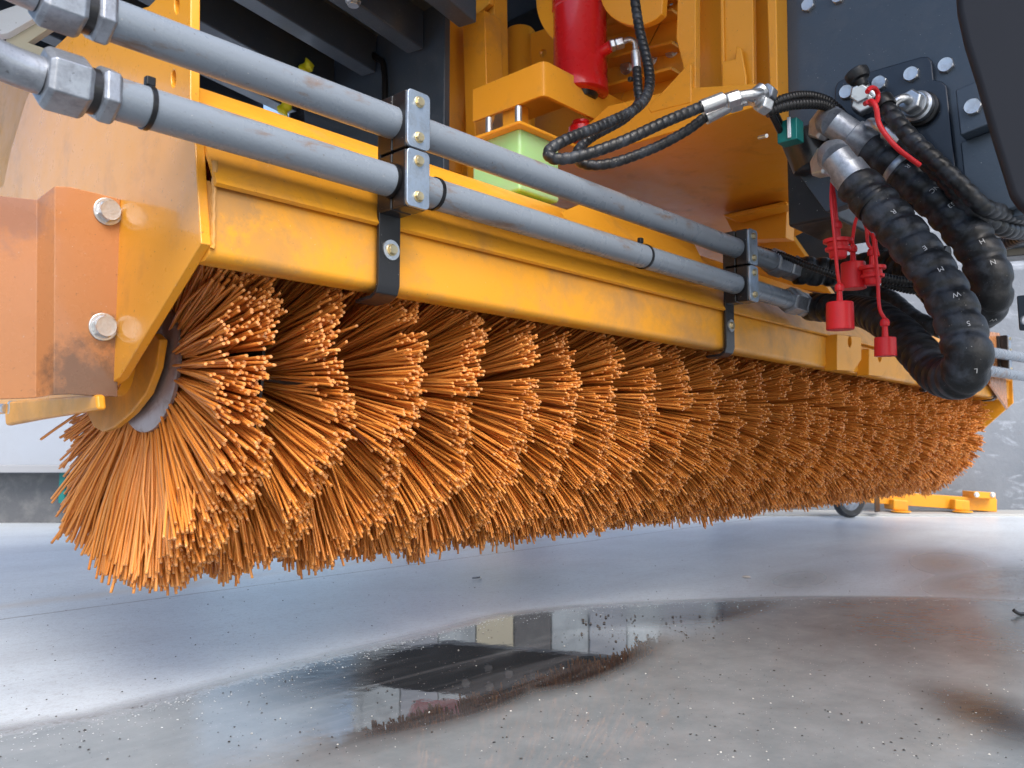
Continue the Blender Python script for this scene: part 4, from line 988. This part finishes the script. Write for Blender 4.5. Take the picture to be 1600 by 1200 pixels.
# ---- bits behind the hood at the left
ho = thing('coil_cable', 'lime yellow coiled cable end behind the upper grey pipe', 'cable', W(450, 150, 2.2))
tube('coil', [W(486, 98, 2.2), W(474, 112, 2.2), W(448, 162, 2.2), W(440, 178, 2.2)], lambda s, th: .015*(1+.22*math.sin(s*260+th)), 'yellow_coil', ho, ns=14, step=.003)
r0_ = W(500, 190, 2.6)
rw = thing('trolley_wheel', 'small red and black wheel half hidden behind the hood', 'wheel', r0_)
lathe('tyre', r0_, FWDH*-1+RIGHT*-.3, [(0, .05), (0, .072), (.01, .082), (.05, .082), (.06, .07)], 'rubber', rw, 32)
lathe('hub_cap', r0_-FWDH*.01, FWDH*-1+RIGHT*-.3, [(0, .055), (.012, .045)], 'red_paint', rw, 24)
bx_ = thing('sign_panel', 'white panel with red edge and beige strip at the upper left edge', 'panel', W(30, 60, 1.5))
plate('panel', [W(-40, 30, 1.5), W(75, -10, 1.5), W(85, 10, 1.5), W(12, 52, 1.5), (W(-40, 60, 1.5))], (0.01, .02, 0), 'white_panel', bx_, bev=.002)
plate('strip', [W(10, 58, 1.52), W(64, 20, 1.52), W(86, 38, 1.52), W(44, 66, 1.52), W(96, 84, 1.52), W(70, 92, 1.52), W(8, 68, 1.52)], (.01, .02, 0), 'beige', bx_, bev=.002)
plate('edge', [W(6, 62, 1.54), W(40, 78, 1.54), W(82, 90, 1.54), W(60, 96, 1.54), W(-20, 80, 1.54)], (.01, .02, 0), 'red_paint', bx_, bev=.002)

# ================================================================== BACKGROUND RIGHT: spare frame, scooter wheel, block
sf = thing('spare_frame', 'yellow steel frame section lying on the kerb by the grey wall', 'machine part', along(4.6, 2.4, .012))
def sbox(nm, d, h, u0, v0, u1, v1, m='yellow', par=None, sk=0, bev=.003):
    p = [W(u0, v0, d), W(u1, v0+sk, d), W(u1, v1+sk, d), W(u0, v1, d)]
    return plate(nm, p, FWDH*h, m, par, bev=bev)
sbox('rail', 4.55, .08, 1360, 766, 1558, 786, par=sf, sk=14)
sbox('end_block', 4.50, .12, 1522, 768, 1556, 778, par=sf, sk=2)
for u in (1396, 1492):
    sbox('foot', 4.50, .12, u, 780, u+24, 797, par=sf, sk=2, bev=.008); 
    lathe('foot_pad', W(u+12, 800, 4.48), UPW, [(0, .05), (.006, .05)], 'yellow', sf, 20)
for u in (1526, 1551): bolt(W(u, 773, 4.5), -FWDH, .012, sf)
sw = thing('scooter_wheel', 'small black scooter wheel parked by the wall under the brush', 'wheel', along(4.3, 1.85, 0))
wc = W(1326, 776, 4.3); wc.z = .093+.0
tor = []
lathe('tyre', wc, -FWDH+RIGHT*.3, [(-.02, .05), (-.022, .078), (-.012, .090), (.012, .090), (.022, .078), (.018, .058)], 'rubber', sw, 40, ang=50)
lathe('rim', wc, -FWDH+RIGHT*.3, [(.016, .056), (.02, .05), (.024, .02), (.03, .02)], 'zinc_dull', sw, 24)
tube('fork', [wc, wc+Vector((-.03, .02, .2)), wc+Vector((-.05, .04, .5))], .012, 'black', sw, ns=10)
o = box('rubber_block', tuple(W(1362, 800, 4.4)-Vector((.03, .03, 0))), tuple(W(1382, 775, 4.4)+Vector((.0, .03, .0))), 'black', None, bev=.004); tag(o, 'black rubber foot left of the yellow spare frame', 'block')

# ================================================================== DEBRIS ON THE FLOOR
def debris(name, n, m, rmin, rmax, region):
    V = []; Fc = []
    for _ in range(n):
        u = rng.uniform(*region[0]); v = rng.uniform(*region[1]); p = PZ(u, v, 0)
        if (p-CAM).length > 4.4: continue
        r = rmin+(rmax-rmin)*rng.random()**3; s = len(V)
        dirs = [(1, 0, 0), (0, 1, 0), (-1, 0, 0), (0, -1, 0), (0, 0, 1), (0, 0, -.5)]
        for d in dirs: V.append(p+Vector(d)*r*rng.uniform(.6, 1.2)*(1 if d[2] == 0 else .6)+Vector((0, 0, r*.3)))
        for (a_, b_) in ((0, 1), (1, 2), (2, 3), (3, 0)): Fc += [(s+a_, s+b_, s+4), (s+b_, s+a_, s+5)]
    o = mk(name, V, Fc, m, None, ang=20); o['kind'] = 'stuff'; return o
tag(debris('grit', 1500, mat('dark_grit', (.03, .025, .022), .6), .0005, .0024, ((-20, 1620), (862, 1190))), 'dark grit scattered over the wet floor', 'grit')
tag(debris('grit', 260, mat('pale_grit', (.55, .54, .5), .4), .0005, .0022, ((300, 1620), (940, 1190))), 'pale bits scattered over the wet floor', 'grit')
tag(debris('grit', 160, mat('brown_grit', (.05, .035, .025), .6), .001, .0048, ((900, 1130), (960, 1004))), 'cluster of dark crumbs at the far rim of the puddle', 'grit')
V = []; Fc = []
for _ in range(900):
    t = rng.random()*(len(rim)-3); i_ = int(t)+1; a_ = rim[i_].lerp(rim[i_+1], t-int(t)); p = a_ + (CAM-a_).normalized()*abs(rng.normal(0, .05)); p.z = 0
    r = .0005+.0011*rng.random()**2; s_ = len(V)
    for k in range(6): V.append((p.x+r*math.cos(k*1.047), p.y+r*math.sin(k*1.047), .0003))
    for k in range(6): V.append((p.x+.6*r*math.cos(k*1.047), p.y+.6*r*math.sin(k*1.047), r*.55))
    V.append((p.x, p.y, r*.7))
    for k in range(6): Fc += [(s_+k, s_+(k+1) % 6, s_+6+(k+1) % 6, s_+6+k), (s_+6+k, s_+6+(k+1) % 6, s_+12)]
o = mk('bubbles', V, Fc, mat('bubble_film', (.55, .58, .6), .12), None, ang=80); o['kind'] = 'stuff'; tag(o, 'fine bubbles and drops strung along the rim of the puddle', 'bubbles')
q_ = PZ(750, 905, 0)
sb = thing('loose_screw', 'small dark screw lying alone on the floor below the brush', 'screw', q_)
bolt(q_+Vector((0, 0, .005)), (1, -.6, .2), .0045, sb, BOLTN, 'head'); tube('shank', [q_+Vector((0, 0, .005)), q_+Vector((-.018, .012, .004))], .0022, 'zinc_dull', sb, ns=8)
q_ = PZ(1166, 903, 0); o = lathe('pebble', q_, ZZ, [(0, .006), (.003, .013), (.006, .008)], mat('pale_stone', (.6, .55, .5), .6), None, 9); tag(o, 'flat pale pebble on the damp floor right of centre', 'pebble')
q_ = PZ(1594, 962, 0); o = tube('hook', [q_+Vector((-.01, .01, .012)), q_+Vector((0, 0, .004)), q_+Vector((.03, -.02, .004))], .004, 'black', None, ns=8); tag(o, 'small black hook at the right edge of the floor', 'hook')
